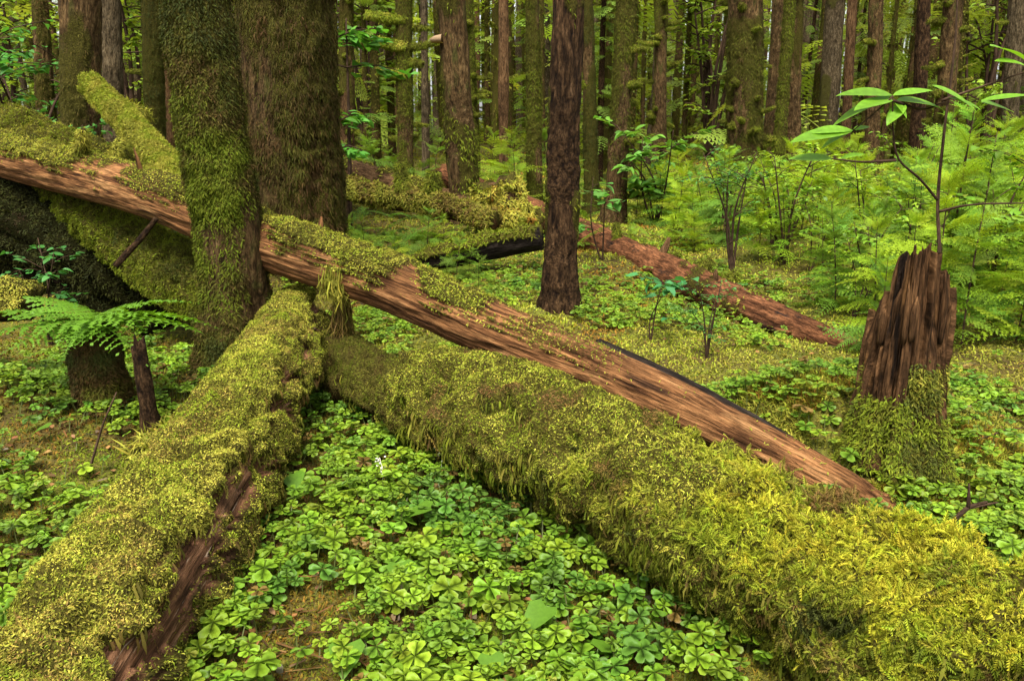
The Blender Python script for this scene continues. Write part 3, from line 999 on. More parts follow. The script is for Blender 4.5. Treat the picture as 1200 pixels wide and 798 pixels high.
tree('broad grey-brown trunk at the upper left behind the snapped mossy log', 98, 9.2, 93, 41, M_bark, 7, 1.3, .025, patchy(.55, .7, 2, 11), nmoss=12600, cols=[OLIVE * 0.58, BROWN * .72], seed=11, ridges=16, stretch=.3, **sp)
tree('smoother grey trunk close behind the broad one at the upper left', 138, 11.5, 129, 22, M_barkgrey, 7, 1.2, .02, seed=12, ridges=14, stretch=.3)
tree('dark mossy trunk between the grey trunks and the leaning trunk', 185, 12.5, 178, 21, M_bark, 7, 1.3, .03, patchy(.4, .6, 2, 13, .1), nmoss=16200, cols=[DARKG * .72, OLIVE * 0.58], nstub=9, seed=13, **sp)
tree('mossy pole leaning right, in front of a twin, right of the stout dark trunk', 909, 14.8, 926, 12, M_bark, 7, 1.3, .02, patchy(.38, .58, 2, 14, .1), nmoss=21600, cols=[OLIVE * .72, LIME * 0.58, OLIVE * .72], seed=14, **sp)
tree('darker twin trunk leaning right behind the mossy pole', 897, 15.8, 913, 13, M_bark, 7, 1.3, .02, patchy(.4, .6, 2, 15), nmoss=10800, cols=[OLIVE * 0.58, BROWN * .72], seed=15, **sp)
tree('mossy brown trunk just right of the leaning pair', 928, 16.5, 935, 13, M_bark, 7, 1.3, .03, patchy(.45, .6, 2, 16), nmoss=10800, cols=[OLIVE * 0.58, BROWN * .72], nstub=11, seed=16, **sp)
tree('slim orange-red trunk stripped of bark among the far trees at right', 988, 17.5, 999, 11, M_redfar, 7, 1.1, .015, seed=17)
tree('broad pale grey trunk just left of the slim orange-red one', 966, 19.5, 979, 22, M_barkgrey, 7, 1.2, .03, patchy(.6, .75, 2, 18), nmoss=4500, cols=[OLIVE * .72], seed=18, **sp)
tree('mossy trunk with knobby green stubs directly behind the big-leaved sapling', 1098, 15.0, 1118, 21, M_bark, 7, 1.3, .03, patchy(.4, .6, 2, 19), nmoss=16200, cols=[OLIVE * .72, BROWN * .72, LIME * 0.50], nstub=34, seed=19, stubr=.034, **sp)
tree('dark brown trunk left of the knobby mossy trunk at right', 1072, 17.0, 1083, 15, M_barkdark, 7, 1.2, .03, seed=20)
tree('grey-brown trunk at the right edge behind the sapling leaves', 1178, 15.5, 1192, 19, M_barkgrey, 7, 1.2, .03, patchy(.55, .7, 2, 21), nmoss=7200, cols=[OLIVE * .72], nstub=11, seed=21, **sp)
tree('straight brown trunk with moss flecks between the orange-red trunk and the knobby one', 1020, 16.2, 1027, 15, M_bark, 7, 1.2, .03, patchy(.5, .65, 2, 22), nmoss=7200, cols=[OLIVE * .72, BROWN * .72], nstub=16, seed=22, **sp)
tree('stub-covered trunk right of the middle, behind the lime-leaved shrub', 772, 17.2, 775, 16, M_bark, 7, 1.2, .03, patchy(.4, .6, 2, 23), nmoss=12600, cols=[OLIVE * .72, LIME * 0.58], nstub=34, seed=23, stubr=.034, stublen=.28, **sp)
tree('reddish-brown trunk between the olive pole and the tilted fungus tree', 590, 17.0, 590, 11, M_redfar, 7, 1.2, .02, seed=24)
tree('deep red-brown trunk just right of the olive-mossed pole', 657, 18.0, 652, 10, M_redfar, 7, 1.2, .02, seed=25)
tree('smooth purple-grey trunk right of the limb-bearing mossy trunk', 499, 18.5, 497, 9, M_barkgrey, 7, 1.2, .015, seed=26)
tree('moss-knobbed leaning trunk just right of the bracket-fungus tree', 558, 15.5, 548, 11, M_bark, 7, 1.2, .03, patchy(.38, .58, 2, 27, .1), nmoss=14400, cols=[OLIVE * .72, LIME * 0.58], nstub=23, seed=27, stubr=.034, **sp)

# three long mossy limbs (parts of the limb-bearing tree)
limb_root = [o for o in bpy.data.objects if o.get('label', '').startswith('mossy trunk with three')][0]
for py, ln in ((24, .62), (55, .42), (89, .42)):
    p = at(472, py, 14.5)
    t = Tube([p + [.05, 0, 0], p + [-ln * .45, -.03, .03], p + [-ln, -.05, .05 + .04 * random.random()]], [.06, .065, .05], 12, 16, bark_disp(.02, 1, py), lambda L, N, P, th, s: np.ones(L.shape[:2]))
    Gs = G()
    t.put(Gs)
    o = Gs.obj('mossy_branch', M_bark, limb_root, bark=True)
    P, N, T_, m = t.sample(1600)
    k = len(P)
    Gm = G()
    scatter_dir(Gm, SIMPLE, P, N * .7 + rdir(k) * .6 + np.array([0, 0, -.5]), N, .06, .012, pal(P, [OLIVE, LIME, YEL], 8, 2))
    Gm.obj('moss', M_moss, o)

# snapped dead snag at far left
tree('snapped snag with a broken top at the far upper left', 62, 12.0, 46, 20, M_bark, 2.2 + .35, 1.2, .04, patchy(.35, .55, 3, 31, .1), nmoss=7200, cols=[OLIVE * .72, BROWN * .72], seed=31, taper=.7, **sp)

# ------------------------------------------------------------------ stump at right
def build_stump():
    pb = on_ground(1048, 527)
    Y = pb[1]
    pb[2] -= .03
    H = at(1080, 285, Y)[2] - pb[2]
    ns, nr = 420, 110
    th = np.linspace(0, 2 * pi, ns, endpoint=False)
    q = np.stack([np.cos(th), np.sin(th), np.zeros(ns)], -1)
    rs = np.random.default_rng(5)
    cuts = np.cumsum(rs.uniform(3, 17, 80))
    sid = np.searchsorted(cuts, th * 180 / pi)
    sect = rs.random(90)[sid] + .25 * (th * 180 / pi - np.r_[0, cuts][sid]) / 10
    fine = fbm(np.stack([np.cos(th) * 14, np.sin(th) * 14, np.zeros(ns)], -1), 3, 6)
    face = np.interp((th * 180 / pi) % 360, [0, 40, 90, 150, 190, 215, 228, 245, 265, 285, 310, 335, 360], [.76, .66, .56, .60, .76, .93, .99, 1.0, .98, .94, .87, .82, .76])
    top = H * np.clip(face + (sect - .6) * .09 + (fine - .5) * .08, .4, 1.03)
    t = np.linspace(0, 1, nr)[:, None]
    z = t * top[None]
    r0 = np.interp(z / H, [0, .12, .3, .6, 1.0], [.265, .215, .18, .152, .122])
    L = np.stack([np.cos(th)[None] * r0, np.sin(th)[None] * r0, z], -1)
    deep = fbm(np.stack([np.cos(th)[None] * 3.2 + 0 * z, np.sin(th)[None] * 3.2 + 0 * z, z * 1.2], -1), 4, 8) - .5
    groove = fbm(L * np.array([42, 42, 2.5]), 3, 9) - .5 + 1.2 * (np.abs(fbm(L * np.array([20, 20, 1.6]), 2, 19) - .5) - .15)
    groove = groove + .9 * (rs.random(90)[sid] - .5)[None]
    edge = np.minimum(np.abs(th * 180 / pi - np.r_[0, cuts][sid]), np.abs(cuts[sid] - th * 180 / pi))
    groove = groove - .9 * sstep(1.6, .2, edge)[None] * (.4 + fbm(L * np.array([5, 5, 2.0]), 2, 23))
    r = r0 * (1 + deep * .75) + groove * .042
    P = np.stack([np.cos(th)[None] * r, np.sin(th)[None] * r, z], -1)
    # inner wall going back down into the hollow heart
    P2 = P[-1] * np.array([.72, .72, 1]) - np.array([0, 0, .02])
    P3 = P[-1] * np.array([.55, .55, .6])
    allP = np.concatenate([P, P2[None], P3[None]]) + pb
    LL = np.concatenate([L, L[-1:] * .8, L[-1:] * .6])
    n2 = nr + 2
    i, j = np.meshgrid(np.arange(n2 - 1), np.arange(ns), indexing='ij')
    j2 = (j + 1) % ns
    Q = np.stack([i * ns + j, i * ns + j2, (i + 1) * ns + j2, (i + 1) * ns + j], -1).reshape(-1, 4)
    mz = sstep(.42, .02, (allP[..., 2] - pb[2]) / H + (fbm(allP * 6, 3, 12) - .5) * .9)
    root = empty('tree_stump', pb, 'tall splintered red-brown stump standing alone at the right behind the bright mossy log', 'stump')
    Gs = G()
    Gs.add(np.vstack([allP.reshape(-1, 3), [pb + [0, 0, .3]]]), np.stack([np.full(ns, n2 * ns), (n2 - 1) * ns + np.arange(ns), (n2 - 1) * ns + (np.arange(ns) + 1) % ns], -1), Q, None,
           np.vstack([LL.reshape(-1, 3), [[0, 0, 0]]]), np.r_[mz.ravel(), 0])
    Gs.obj('stump_wood', M_rot, root, bark=True)
    # loose splinters
    for k in range(9):
        a = rng.uniform(200, 340) * pi / 180
        ii = int(a / (2 * pi) * ns)
        b0 = P[int(nr * .6), ii] * np.array([1.02, 1.02, 1]) + pb
        hh = rng.uniform(.12, .3)
        tt = Tube([b0, b0 + [0, 0, hh * .6], b0 + [rng.normal(0, .012), rng.normal(0, .012), hh]], [.012, .016, .003], 6, 8, bark_disp(.004, 1, k))
        Gk = G()
        tt.put(Gk)
        Gk.obj('splinter', M_rot, root, bark=True)
    # moss on the lower part
    n = 70000
    ii, jj = rng.integers(0, nr, n), rng.integers(0, ns, n)
    ok = rng.random(n) < mz[ii, jj]
    ii, jj = ii[ok], jj[ok]
    Pm = P[ii, jj] + pb
    Nn = nrm(np.stack([np.cos(th[jj]), np.sin(th[jj]), np.full(len(jj), .2)], -1))
    Gm = G()
    scatter_dir(Gm, SIMPLE + FEATHER[:2], Pm, Nn * .6 + rdir(len(jj)) * .6 + np.array([0, 0, -.6]), Nn, .022 * rng.uniform(.5, 1.3, len(jj)), .006, pal(Pm, [OLIVE * .9, LIME, DARKG, OLIVE, YEL], 6, 3))
    Gm.obj('moss', M_moss, root)
    # moss cushion running out from its foot
    n = 26000
    a = rng.uniform(0, 2 * pi, n)
    rr = .2 + .42 * rng.random(n) ** 1.3 * (.7 + .6 * fbm(np.stack([np.cos(a) * 2, np.sin(a) * 2, 0 * a], -1), 2, 3)) + .16 * np.clip(-np.cos(a), 0, 1)
    X, Yy = pb[0] + np.cos(a) * rr, pb[1] + np.sin(a) * rr
    hh = .012 + 0 * rr
    Pm = np.stack([X, Yy, g(X, Yy) + hh], -1)
    Gm = G()
    scatter_dir(Gm, SIMPLE + FEATHER[:2], Pm, np.stack([np.cos(a) * .5, np.sin(a) * .5, np.full(n, .7)], -1) + rdir(n) * .6, np.tile([[0, 0, 1.]], (n, 1)) + rdir(n) * .4, .028 * rng.uniform(.5, 1.4, n), .008, pal(Pm, [OLIVE, YEL, LIME, ORANGE, LIME * 1.2], 7, 3, .25))
    Gm.obj('moss', M_moss, root)
    LOGS.append((np.array([pb, pb + [0, 0, .5]]), [.24, .2]))


build_stump()


# small posts at left
def post(label, px, py, toppy, wpx, mat, mossfn, nmoss, cols, jag, lean=0.0, seed=0):
    pb = on_ground(px, py)
    H = at(px, toppy, pb[1])[2] - pb[2]
    r = wpx * fwd(pb[1], pb[2]) / F / 2
    path = np.array([pb - [0, 0, .1], pb + [0, 0, H * .2], pb + [lean * .5, 0, H * .6], pb + [lean, 0, H]])
    root = empty('tree_stump', pb, label, 'stump')
    tb = Tube(path, [r * 1.3, r * 1.08, r, r * .85], 40, 60, bark_disp(r * .16, 1, seed, 14, .15), mossfn, .015)
    nn = fbm(np.stack([np.cos(tb.th) * 3, np.sin(tb.th) * 3, tb.th * 0], -1), 3, seed) - .5
    tb.P[-1] += np.array([0, 0, 1]) * (nn * 2 * jag)[:, None]
    tb.P[-2] += np.array([0, 0, 1]) * (nn * jag)[:, None]
    Gb = G()
    tb.put(Gb)
    Gb.obj('stump_wood', mat, root, bark=True)
    P, N, T, m = tb.sample(nmoss)
    k = len(P)
    Gm = G()
    scatter_dir(Gm, SIMPLE + FEATHER[:1], P, N * .5 + rdir(k) * .6 + np.array([0, 0, -.7]), N, .022 * rng.uniform(.5, 1.3, k), .007, pal(P, cols, 6, seed))
    Gm.obj('moss', M_moss, root)
    LOGS.append((np.array([pb, pb + [0, 0, H]]), [r, r]))
    return root, pb, H


rp, pfern, Hf = post('short dark mossy stump that the green fern grows on', 124, 482, 376, 46, M_barkdark, patchy(.3, .55, 4, 41, .1), 14000, [DARKG, BROWN * .7, OLIVE * .8], .04, -.02, 41)
post('thin broken stem standing upright beside the mossy log, lichen spotted', 178, 512, 402, 19, M_barkdark, patchy(.5, .65, 6, 42), 2200, [OLIVE, LIME * .7], .07, -.015, 42)


# ------------------------------------------------------------------ ferns
def fern(label, base, fr, tpls, name='fern', group=None, col=(.055, .19, .022), wid=1.0):
    root = empty(name, base, label, 'fern', group)
    for az, el, ln in fr:
        a, e = radians(az), radians(el)
        d = np.array([cos(a) * cos(e), sin(a) * cos(e), sin(e)])
        Gm = G()
        scatter_dir(Gm, [random.choice(tpls)], np.array([base]), d[None], np.array([[0, 0, 1.0]]) + rdir(1) * .28, np.array([ln]), np.array([ln * wid]), np.array([col]) * rng.uniform(.8, 1.2, (1, 1)))
        Gm.obj('frond', M_leaf, root)
    return root


fb = pfern + np.array([.0, -.06, Hf + .02])
fern('bright green fern spreading flat fronds over the short dark stump', fb,
     [(8, 16, .62), (-14, 12, .66), (-40, 6, .52), (-80, 0, .36), (-122, 2, .42), (-152, 8, .55), (172, 14, .62), (150, 22, .5), (32, 24, .52)], FERN, wid=1.15, col=(.10, .215, .013))

# ------------------------------------------------------------------ moss and leaves on the forest floor
def inside_logs(P, pad=1.0):
    bad = np.zeros(len(P), bool)
    for path, rad in LOGS:
        path = np.asarray(path)
        for a, b, ra, rb in zip(path[:-1], path[1:], rad[:-1], rad[1:]):
            ab = b - a
            t = np.clip(((P - a) @ ab) / (ab @ ab), 0, 1)
            d = np.linalg.norm(P - (a + t[:, None] * ab), axis=1)
            bad |= d < (ra + (rb - ra) * t) * pad + .01
    return bad


def floor_points(n, y0, y1, pw, margin=1.25, xlim=None):
    u = rng.random(n)
    a, b = y0 ** (1 - pw), y1 ** (1 - pw)
    Y = (a + (b - a) * u) ** (1 / (1 - pw))
    X = rng.uniform(-1, 1, n) * (Y * .66 + .5) * margin
    P = np.stack([X, Y, g(X, Y)], -1)
    return P


def floor_normal(P, e=.04):
    x, y = P[:, 0], P[:, 1]
    return nrm(np.stack([-(g(x + e, y) - g(x - e, y)) / (2 * e), -(g(x, y + e) - g(x, y - e)) / (2 * e), np.ones(len(P))], -1))


P = floor_points(620000, 1.3, 26, 1.5)
P = P[~inside_logs(P)]
k = len(P)
Nn = floor_normal(P)
leftish = sstep(-.9, -1.6, P[:, 0])
w_mid = sstep(4.5, 6.0, P[:, 1])
c1 = pal(P, [BROWN * .6, ORANGE * .8, OLIVE, LIME * .6, ORANGE, OLIVE * 1.1, LIME * .8], 3.2, 70, .28, 2.6)
c2 = pal(P, [OLIVE * 1.2, YEL * 1.1, LIME * 1.25, YEL * 1.15, LIME * 1.3, ORANGE * 1.5], 1.6, 71, .22)
ww = np.clip(w_mid + sstep(.2, 1.2, P[:, 0]) * .5, 0, 1)[:, None] * (1 - .7 * leftish[:, None])
colr = c1 * (1 - ww) + c2 * ww
sz = .008 + .0040 * P[:, 1]
Gm = G()
scatter_dir(Gm, SIMPLE + FEATHER[:1], P - Nn * .004, Nn * .55 + rdir(k) * .8, Nn + .4 * rdir(k), sz * rng.uniform(.6, 1.4, k), sz * .34, colr)
tag(Gm.obj('ground_moss', M_moss), kind='stuff')

# wood sorrel
def sorrel():
    Ps = []
    P = floor_points(52000, 1.25, 11.0, .9, 1.2)
    x, y = P[:, 0], P[:, 1]
    n = fbm(np.stack([x * 1.1, y * 1.1, 0 * x], -1), 3, 80)
    dens = np.where((x > -1.0) & (y < 4.4), 1.0 * sstep(.37, .60, n * .6 + .4 * fbm(np.stack([x * 3.4, y * 3.4, 0 * x], -1), 2, 84)), 0)
    dens = np.where((x <= -1.0), .95 * sstep(.28, .5, n), dens)
    dens = np.where((x > .2) & (y >= 3.0), .75 * sstep(.40, .58, n), dens)
    dens = np.where(y >= 4.4, .8 * sstep(.44, .62, n), dens)
    dens = dens * (1 - .93 * sstep(1.0, .5, np.hypot((x + .45) / 1.0, (y - 4.75) / .9)))
    # 1/y sampling favours the near ground: even it out
    dens = dens * np.clip(y / 5.5, .30, 1.0)
    P = P[rng.random(len(P)) < dens]
    P = P[~inside_logs(P, 1.05)]
    return P


P = sorrel()
k = len(P)
hgt = rng.uniform(.03, .10, k)
size = .021 + .027 * rng.random(k) ** 1.6
near = P[:, 1] < 4.4
size = size * np.where(near, 1.0, 1.05)
leafP = P + np.stack([rng.normal(0, .02, k), rng.normal(0, .02, k), hgt], -1)
up = nrm(np.stack([rng.normal(0, .2, k), rng.normal(-.06, .2, k), np.ones(k)], -1))
az = rng.uniform(0, 2 * pi, k)
D = np.stack([np.cos(az), np.sin(az), np.zeros(k)], -1)
D = nrm(D - up * (D * up).sum(-1, keepdims=True))
lc = pal(P, [np.array([.085, .18, .020]), np.array([.15, .27, .016]), np.array([.20, .31, .018]), np.array([.12, .225, .020]), np.array([.19, .30, .018])], 3, 5, .16, 2.5)
yel = rng.random(k) < .012
lc[yel] = np.array([.24, .26, .03])
old_ = rng.random(k) < .03
lc[old_] = np.array([.19, .12, .03]) * rng.uniform(.6, 1.2, (old_.sum(), 1))
size[yel] *= .75
Gm = G()
scatter_dir(Gm, OXALIS, leafP, D, up, size, size, lc)
# their stems
A_ = leafP - P
st = strip_tpl(0)
ns_ = P[:, 1] < 4.5
side = np.stack([np.ones(k), np.zeros(k), np.zeros(k)], -1) * .0022
scatter(Gm, Tpl([(-1, -.15, 0), (1, -.15, 0), (-.8, 1, 0), (.8, 1, 0)], [(0, 1, 3), (0, 3, 2)]), P[ns_], side[ns_], A_[ns_], side[ns_], np.tile([[.10, .12, .03]], (ns_.sum(), 1)))
tag(Gm.obj('wood_sorrel', M_leaf), kind='stuff')

# litter: dead twigs, needles and old leaves
Gl = G()
P = floor_points(3800, 1.3, 12, 1.1, 1.2)
P = P[~inside_logs(P, 1.02)]
k = len(P)
az = rng.uniform(0, 2 * pi, k)
D = np.stack([np.cos(az), np.sin(az), rng.normal(0, .12, k)], -1)
sl = rng.random(k) < .55
cc = pal(P, [np.array([.05, .028, .014]), np.array([.12, .06, .025]), np.array([.20, .10, .035]), np.array([.09, .07, .05])], 9, 2, .3)
up_ = np.tile([[0, 0, 1.]], (k, 1)) + rdir(k) * .4
stick = Tpl([(-.5, 0, 0), (.5, 0, 0), (.4, 1, .03), (-.4, 1, .03), (0, 0, .012), (0, 1, .035)], [(0, 1, 4), (0, 4, 5), (0, 5, 3), (1, 2, 5), (1, 5, 4)])
scatter_dir(Gl, [stick], P[sl] + [0, 0, .012], D[sl], up_[sl], .05 + .13 * rng.random(sl.sum()) ** 2, .006, cc[sl])
scatter_dir(Gl, LEAF, P[~sl] + [0, 0, .018], D[~sl], up_[~sl], rng.uniform(.02, .05, (~sl).sum()), rng.uniform(.02, .045, (~sl).sum()), cc[~sl] * 1.3)
tag(Gl.obj('forest_litter', M_moss), kind='stuff')

# broad heart-shaped leaves among the sorrel
heart_spots = [(345, 580), (662, 628), (795, 602), (505, 625), (270, 715), (575, 795), (410, 790), (470, 690), (405, 462), (905, 700), (700, 790), (322, 600), (640, 745), (930, 655), (1060, 640), (860, 770), (520, 745), (20, 590), (60, 520), (235, 700), (1095, 470), (1010, 620)]
base_heart = None
for q, (px, py) in enumerate(heart_spots):
    p = on_ground(px, py)
    if inside_logs(p[None] + [[0, 0, .03]], 1.05)[0]:
        continue
    lab = 'single broad glossy heart-shaped leaf standing among the small clover-like leaves'
    if base_heart is None:
        base_heart = empty('lily_leaf', p, lab, 'plant', 'broad heart-shaped leaves on the forest floor')
        Gm = G()
        scatter_dir(Gm, [HEART], np.array([p + [0, 0, .09]]), np.array([[.3, -1, -.25]]), np.array([[0, 0, 1.]]), np.array([.10]), np.array([.10]), np.array([[.09, .19, .014]]))
        Gm.obj('leaf_blade', M_leaf, base_heart)
        Gm = G()
        Tube([p - [0, 0, .02], p + [0, .005, .05], p + [0, 0, .09]], [.0025, .0022, .002], 6, 6).put(Gm, np.array([.08, .13, .03]))
        Gm.obj('stem', M_leaf, base_heart)
    else:
        copy_thing(base_heart, p, rng.uniform(-2, 2), rng.uniform(.7, 1.1))


# ------------------------------------------------------------------ saplings
def hemlock(n=30, seed=0, colr=(.075, .20, .030), spread=.5):
    r = np.random.default_rng(seed)
    Gf, Gs = G(), G()
    lean = r.normal(0, .05, 2)
    path = np.array([[lean[0] * h * h, lean[1] * h * h, h] for h in (0, .3, .6, .85, 1.0)])
    path[0, 2] = -.05
    Tube(path, [.007, .006, .005, .003, .0015], 6, 14).put(Gs)
    zs = np.sort(r.uniform(.10, .98, n))
    az = np.arange(n) * 2.4 + r.normal(0, .3, n)
    P = np.stack([lean[0] * zs ** 2, lean[1] * zs ** 2, zs], -1)
    el = np.interp(zs, [0, .5, 1], [.15, .3, .8]) + r.normal(0, .22, n)
    D = np.stack([np.cos(az) * np.cos(el), np.sin(az) * np.cos(el), np.sin(el)], -1)
    Ln = (spread * .9 * (1 - zs) ** .7 + .12) * r.uniform(.5, 1.2, n)
    cc = np.array(colr)[None] * r.uniform(.75, 1.3, (n, 1)) * (1 + r.normal(0, .06, (n, 3)))
    scatter_dir(Gf, BOUGH, P, D, np.tile([[0, 0, 1.]], (n, 1)) + r.normal(0, .38, (n, 3)), Ln, Ln * .95, cc)
    return Gf, Gs


def sapling_proto(i, label, group, p, h, rz, **k):
    Gf, Gs = hemlock(seed=i, **k)
    root = empty('hemlock_sapling', (0, 0, 0), label, 'sapling', group)
    Gs.obj('stem', M_twig, root, bark=True)
    Gf.obj('foliage', M_needle, root)
    root.location = tuple(p)
    root.rotation_euler = (0, 0, rz)
    root.scale = (h, h, h)
    return root


SAPL = []
BRIGHT = 'feathery yellow-green hemlock sapling in the sunny thicket at right'
MIDL = 'low feathery hemlock sapling around the logs in the middle distance'


def plant_saplings(spots, label, group, protos):
    for q, (x, y, h) in enumerate(spots):
        p = (x, y, float(g(x, y)) - .02)
        rz = rng.uniform(0, 6.28)
        if q < len(protos):
            r = protos[q]
            src = sapling_proto(r['seed'], label, group, p, h, rz, **{k: v for k, v in r.items() if k != 'seed'})
            r['o'] = src
        else:
            src = copy_thing(random.choice(protos)['o'], p, rz, h * rng.uniform(.9, 1.1), label, group, (rng.normal(0, .06), rng.normal(0, .06)))
        SAPL.append(src)


spots = []
tries = 0
while len(spots) < 170 and tries < 5000:
    tries += 1
    y = rng.uniform(5.0, 15)
    x = rng.uniform(.9, .72 * y + .8)
    px = 600 + F * x / (y * CP + .3)
    if px < 770 + 40 * (y < 8) or px > 1330:
        continue
    if px < 960 and y < 8.3:
        continue
    if px < 1000 and y < 6.6:
        continue
    if 1000 < px < 1130 and y < 5.3:
        continue
    if any((x - a) ** 2 + (y - b) ** 2 < .17 ** 2 for a, b, c in spots):
        continue
    h = rng.uniform(.4, 1.1) * (1.45 if px > 1050 else 1.0) * (.8 if y < 6.5 else 1)
    spots.append((x, y, h))
plant_saplings(spots, BRIGHT, 'hemlock saplings in the bright thicket', [dict(seed=i, colr=c, spread=s, n=n) for i, c, s, n in
               ((1, (.16, .26, .018), .5, 36), (2, (.20, .29, .018), .6, 40), (3, (.13, .225, .02), .45, 32), (4, (.22, .31, .018), .55, 36), (5, (.10, .195, .022), .5, 38))])
spots = []
for px, Y, h in ((430, 8.2, .75), (465, 7.6, .62), (500, 8.6, .8), (535, 7.9, .62), (560, 7.2, .5), (410, 9.2, .7), (520, 9.4, .6), (605, 12.5, .9), (595, 13.5, 1.1), (655, 13.0, .8), (445, 13.5, .9), (470, 13.2, .7), (510, 14.0, .9),
                 (425, 14.5, 1.0), (570, 14.5, 1.1), (640, 14.8, 1.1), (680, 14.0, .8), (745, 12.0, .7), (760, 14.0, 1.0), (740, 10.0, .35), (390, 12.8, .8), (490, 7.2, .45), (450, 7.0, .4), (610, 9.2, .35), (720, 9.0, .3)):
    z = float(g(x_at(px, Y, .3), Y))
    spots.append((x_at(px, Y, z), Y, h * (.8 if Y < 10 else 1.2)))
    if px < 620 and Y < 8:
        spots.append((x_at(px + rng.uniform(-25, 25), Y + .5, z), Y + .5 + rng.uniform(-.3, .4), h * rng.uniform(.5, .8)))
plant_saplings(spots, MIDL, 'hemlock saplings between the background logs', [dict(seed=i, colr=c, spread=s, n=n) for i, c, s, n in
               ((11, (.14, .225, .016), .6, 30), (12, (.17, .25, .016), .7, 32), (13, (.11, .19, .018), .6, 28))])


# leafy shrubs: thin forking stems with small oval leaves
def shrub_proto(seed, label, group, p, h, nst=5, nleaf=160, colr=(.07, .2, .03), lsize=.045, name='shrub', tpls=LEAF, spread=.5, cat='shrub'):
    r = np.random.default_rng(seed)
    Gs, Gf = G(), G()
    LP, LD = [], []
    for s in range(nst):
        a = r.uniform(0, 6.28)
        tip = np.array([cos(a) * spread * r.uniform(.3, 1), sin(a) * spread * r.uniform(.3, 1), r.uniform(.65, 1)])
        mid = tip * np.array([.35, .35, .5]) + r.normal(0, .04, 3)
        Tube([[0, 0, -.04], mid, tip], [.012, .008, .003], 6, 10).put(Gs)
        for b in range(5):
            t = r.uniform(.35, 1)
            b0 = mid * (1 - t) + tip * t if t > .5 else mid * (t * 2)
            a2 = r.uniform(0, 6.28)
            b1 = b0 + np.array([cos(a2), sin(a2), r.uniform(-.05, .5)]) * r.uniform(.12, .34)
            Tube([b0, (b0 + b1) / 2 + [0, 0, .02], b1], [.004, .003, .0015], 5, 5).put(Gs)
            m = max(4, nleaf // (nst * 5))
            tt = r.uniform(.15, 1.05, m)
            LP.append(b0 + (b1 - b0) * tt[:, None] + r.normal(0, .012, (m, 3)))
            sd = r.choice([-1, 1], m)[:, None]
            dd = nrm(b1 - b0)
            ld = dd * .6 + np.stack([-dd[1] * sd[:, 0], dd[0] * sd[:, 0], np.zeros(m)], -1) + r.normal(0, .25, (m, 3)) + [0, 0, -.1]
            LD.append(ld)
    P, D = np.concatenate(LP), np.concatenate(LD)
    n = len(P)
    cc = np.array(colr)[None] * r.uniform(.7, 1.4, (n, 1)) * (1 + r.normal(0, .07, (n, 3)))
    scatter_dir(Gf, tpls, P, D, np.tile([[0, 0, 1.]], (n, 1)) + r.normal(0, .3, (n, 3)), lsize * r.uniform(.6, 1.3, n), lsize * r.uniform(.6, 1.3, n), cc)
    root = empty(name, (0, 0, 0), label, cat, group)
    Gs.obj('stem', M_twig, root, bark=True)
    Gf.obj('foliage', M_leaf, root)
    root.location = tuple(p)
    root.scale = (h, h, h)
    return root


def gp(px, Y, dz=-.02):
    z = float(g(x_at(px, Y, .3), Y))
    return np.array([x_at(px, Y, z), Y, z + dz])


shrub_proto(1, 'thin dark-stemmed shrub with tiny leaves in front of the stout dark trunk at right', None, gp(858, 8.0), 1.25, 4, 420, (.06, .16, .03), .030, spread=.3)
shrub_proto(2, 'lime-leaved shrub glowing right of the leaning mossy trunk in the middle', None, gp(768, 11.5), 1.5, 6, 340, (.10, .23, .028), .095, spread=.45)
shrub_proto(3, 'small huckleberry bush with oval leaves in front of the red-barked log', None, gp(828, 5.1), .55, 5, 240, (.055, .165, .03), .045, spread=.4)
shrub_proto(4, 'leggy seedling with a few broad bluish leaves right of the dark slender trunk', None, gp(762, 5.6), .62, 2, 26, (.05, .19, .06), .14, spread=.25)
shrub_proto(8, 'slim seedling with pale broad leaves at the foot of the leaning mossy trunk', None, gp(706, 8.2), .9, 2, 40, (.09, .24, .04), .13, spread=.25)
for q, (px, Y, h, lab) in enumerate(((22, 8.6, 1.25, 'leafy green bush at the upper left edge above the log'), (75, 8.3, .9, 'leafy bush in front of the broad grey-brown trunk'), (40, 11.5, 2.6, 'tall airy green bush by the snapped snag at the far left'),
                                     (-30, 9.5, 1.7, 'bush cut off by the upper left edge of the view'), (128, 8.4, .55, 'low leafy bush under the snapped mossy log end'), (150, 13.0, 1.3, 'pale green bush glowing between the grey trunks at the upper left'))):
    shrub_proto(20 + q, lab, None, gp(px, Y), h, 7, 420, (.055, .17, .028), .075 / max(.8, h) ** .5, spread=.55)
for q, (px, Y, h, lab) in enumerate(((152, 18.5, 5.0, 'pale tall maple glowing in the gap left of the leaning mossy trunk'), (8, 15.5, 4.5, 'pale tall maple behind the bushes at the far upper left'),
                                     (430, 21.0, 5.5, 'pale tall maple deep in the gap right of the shaggy thick trunk'), (1150, 20.0, 5.5, 'pale tall maple deep in the forest near the right edge'), (830, 22.0, 5.5, 'pale tall maple deep in the forest left of the stout dark trunk'))):
    shrub_proto(50 + q, lab, None, gp(px, Y), h, 8, 1500, (.19, .28, .03), .026, name='maple_tree', spread=.16, cat='tree')
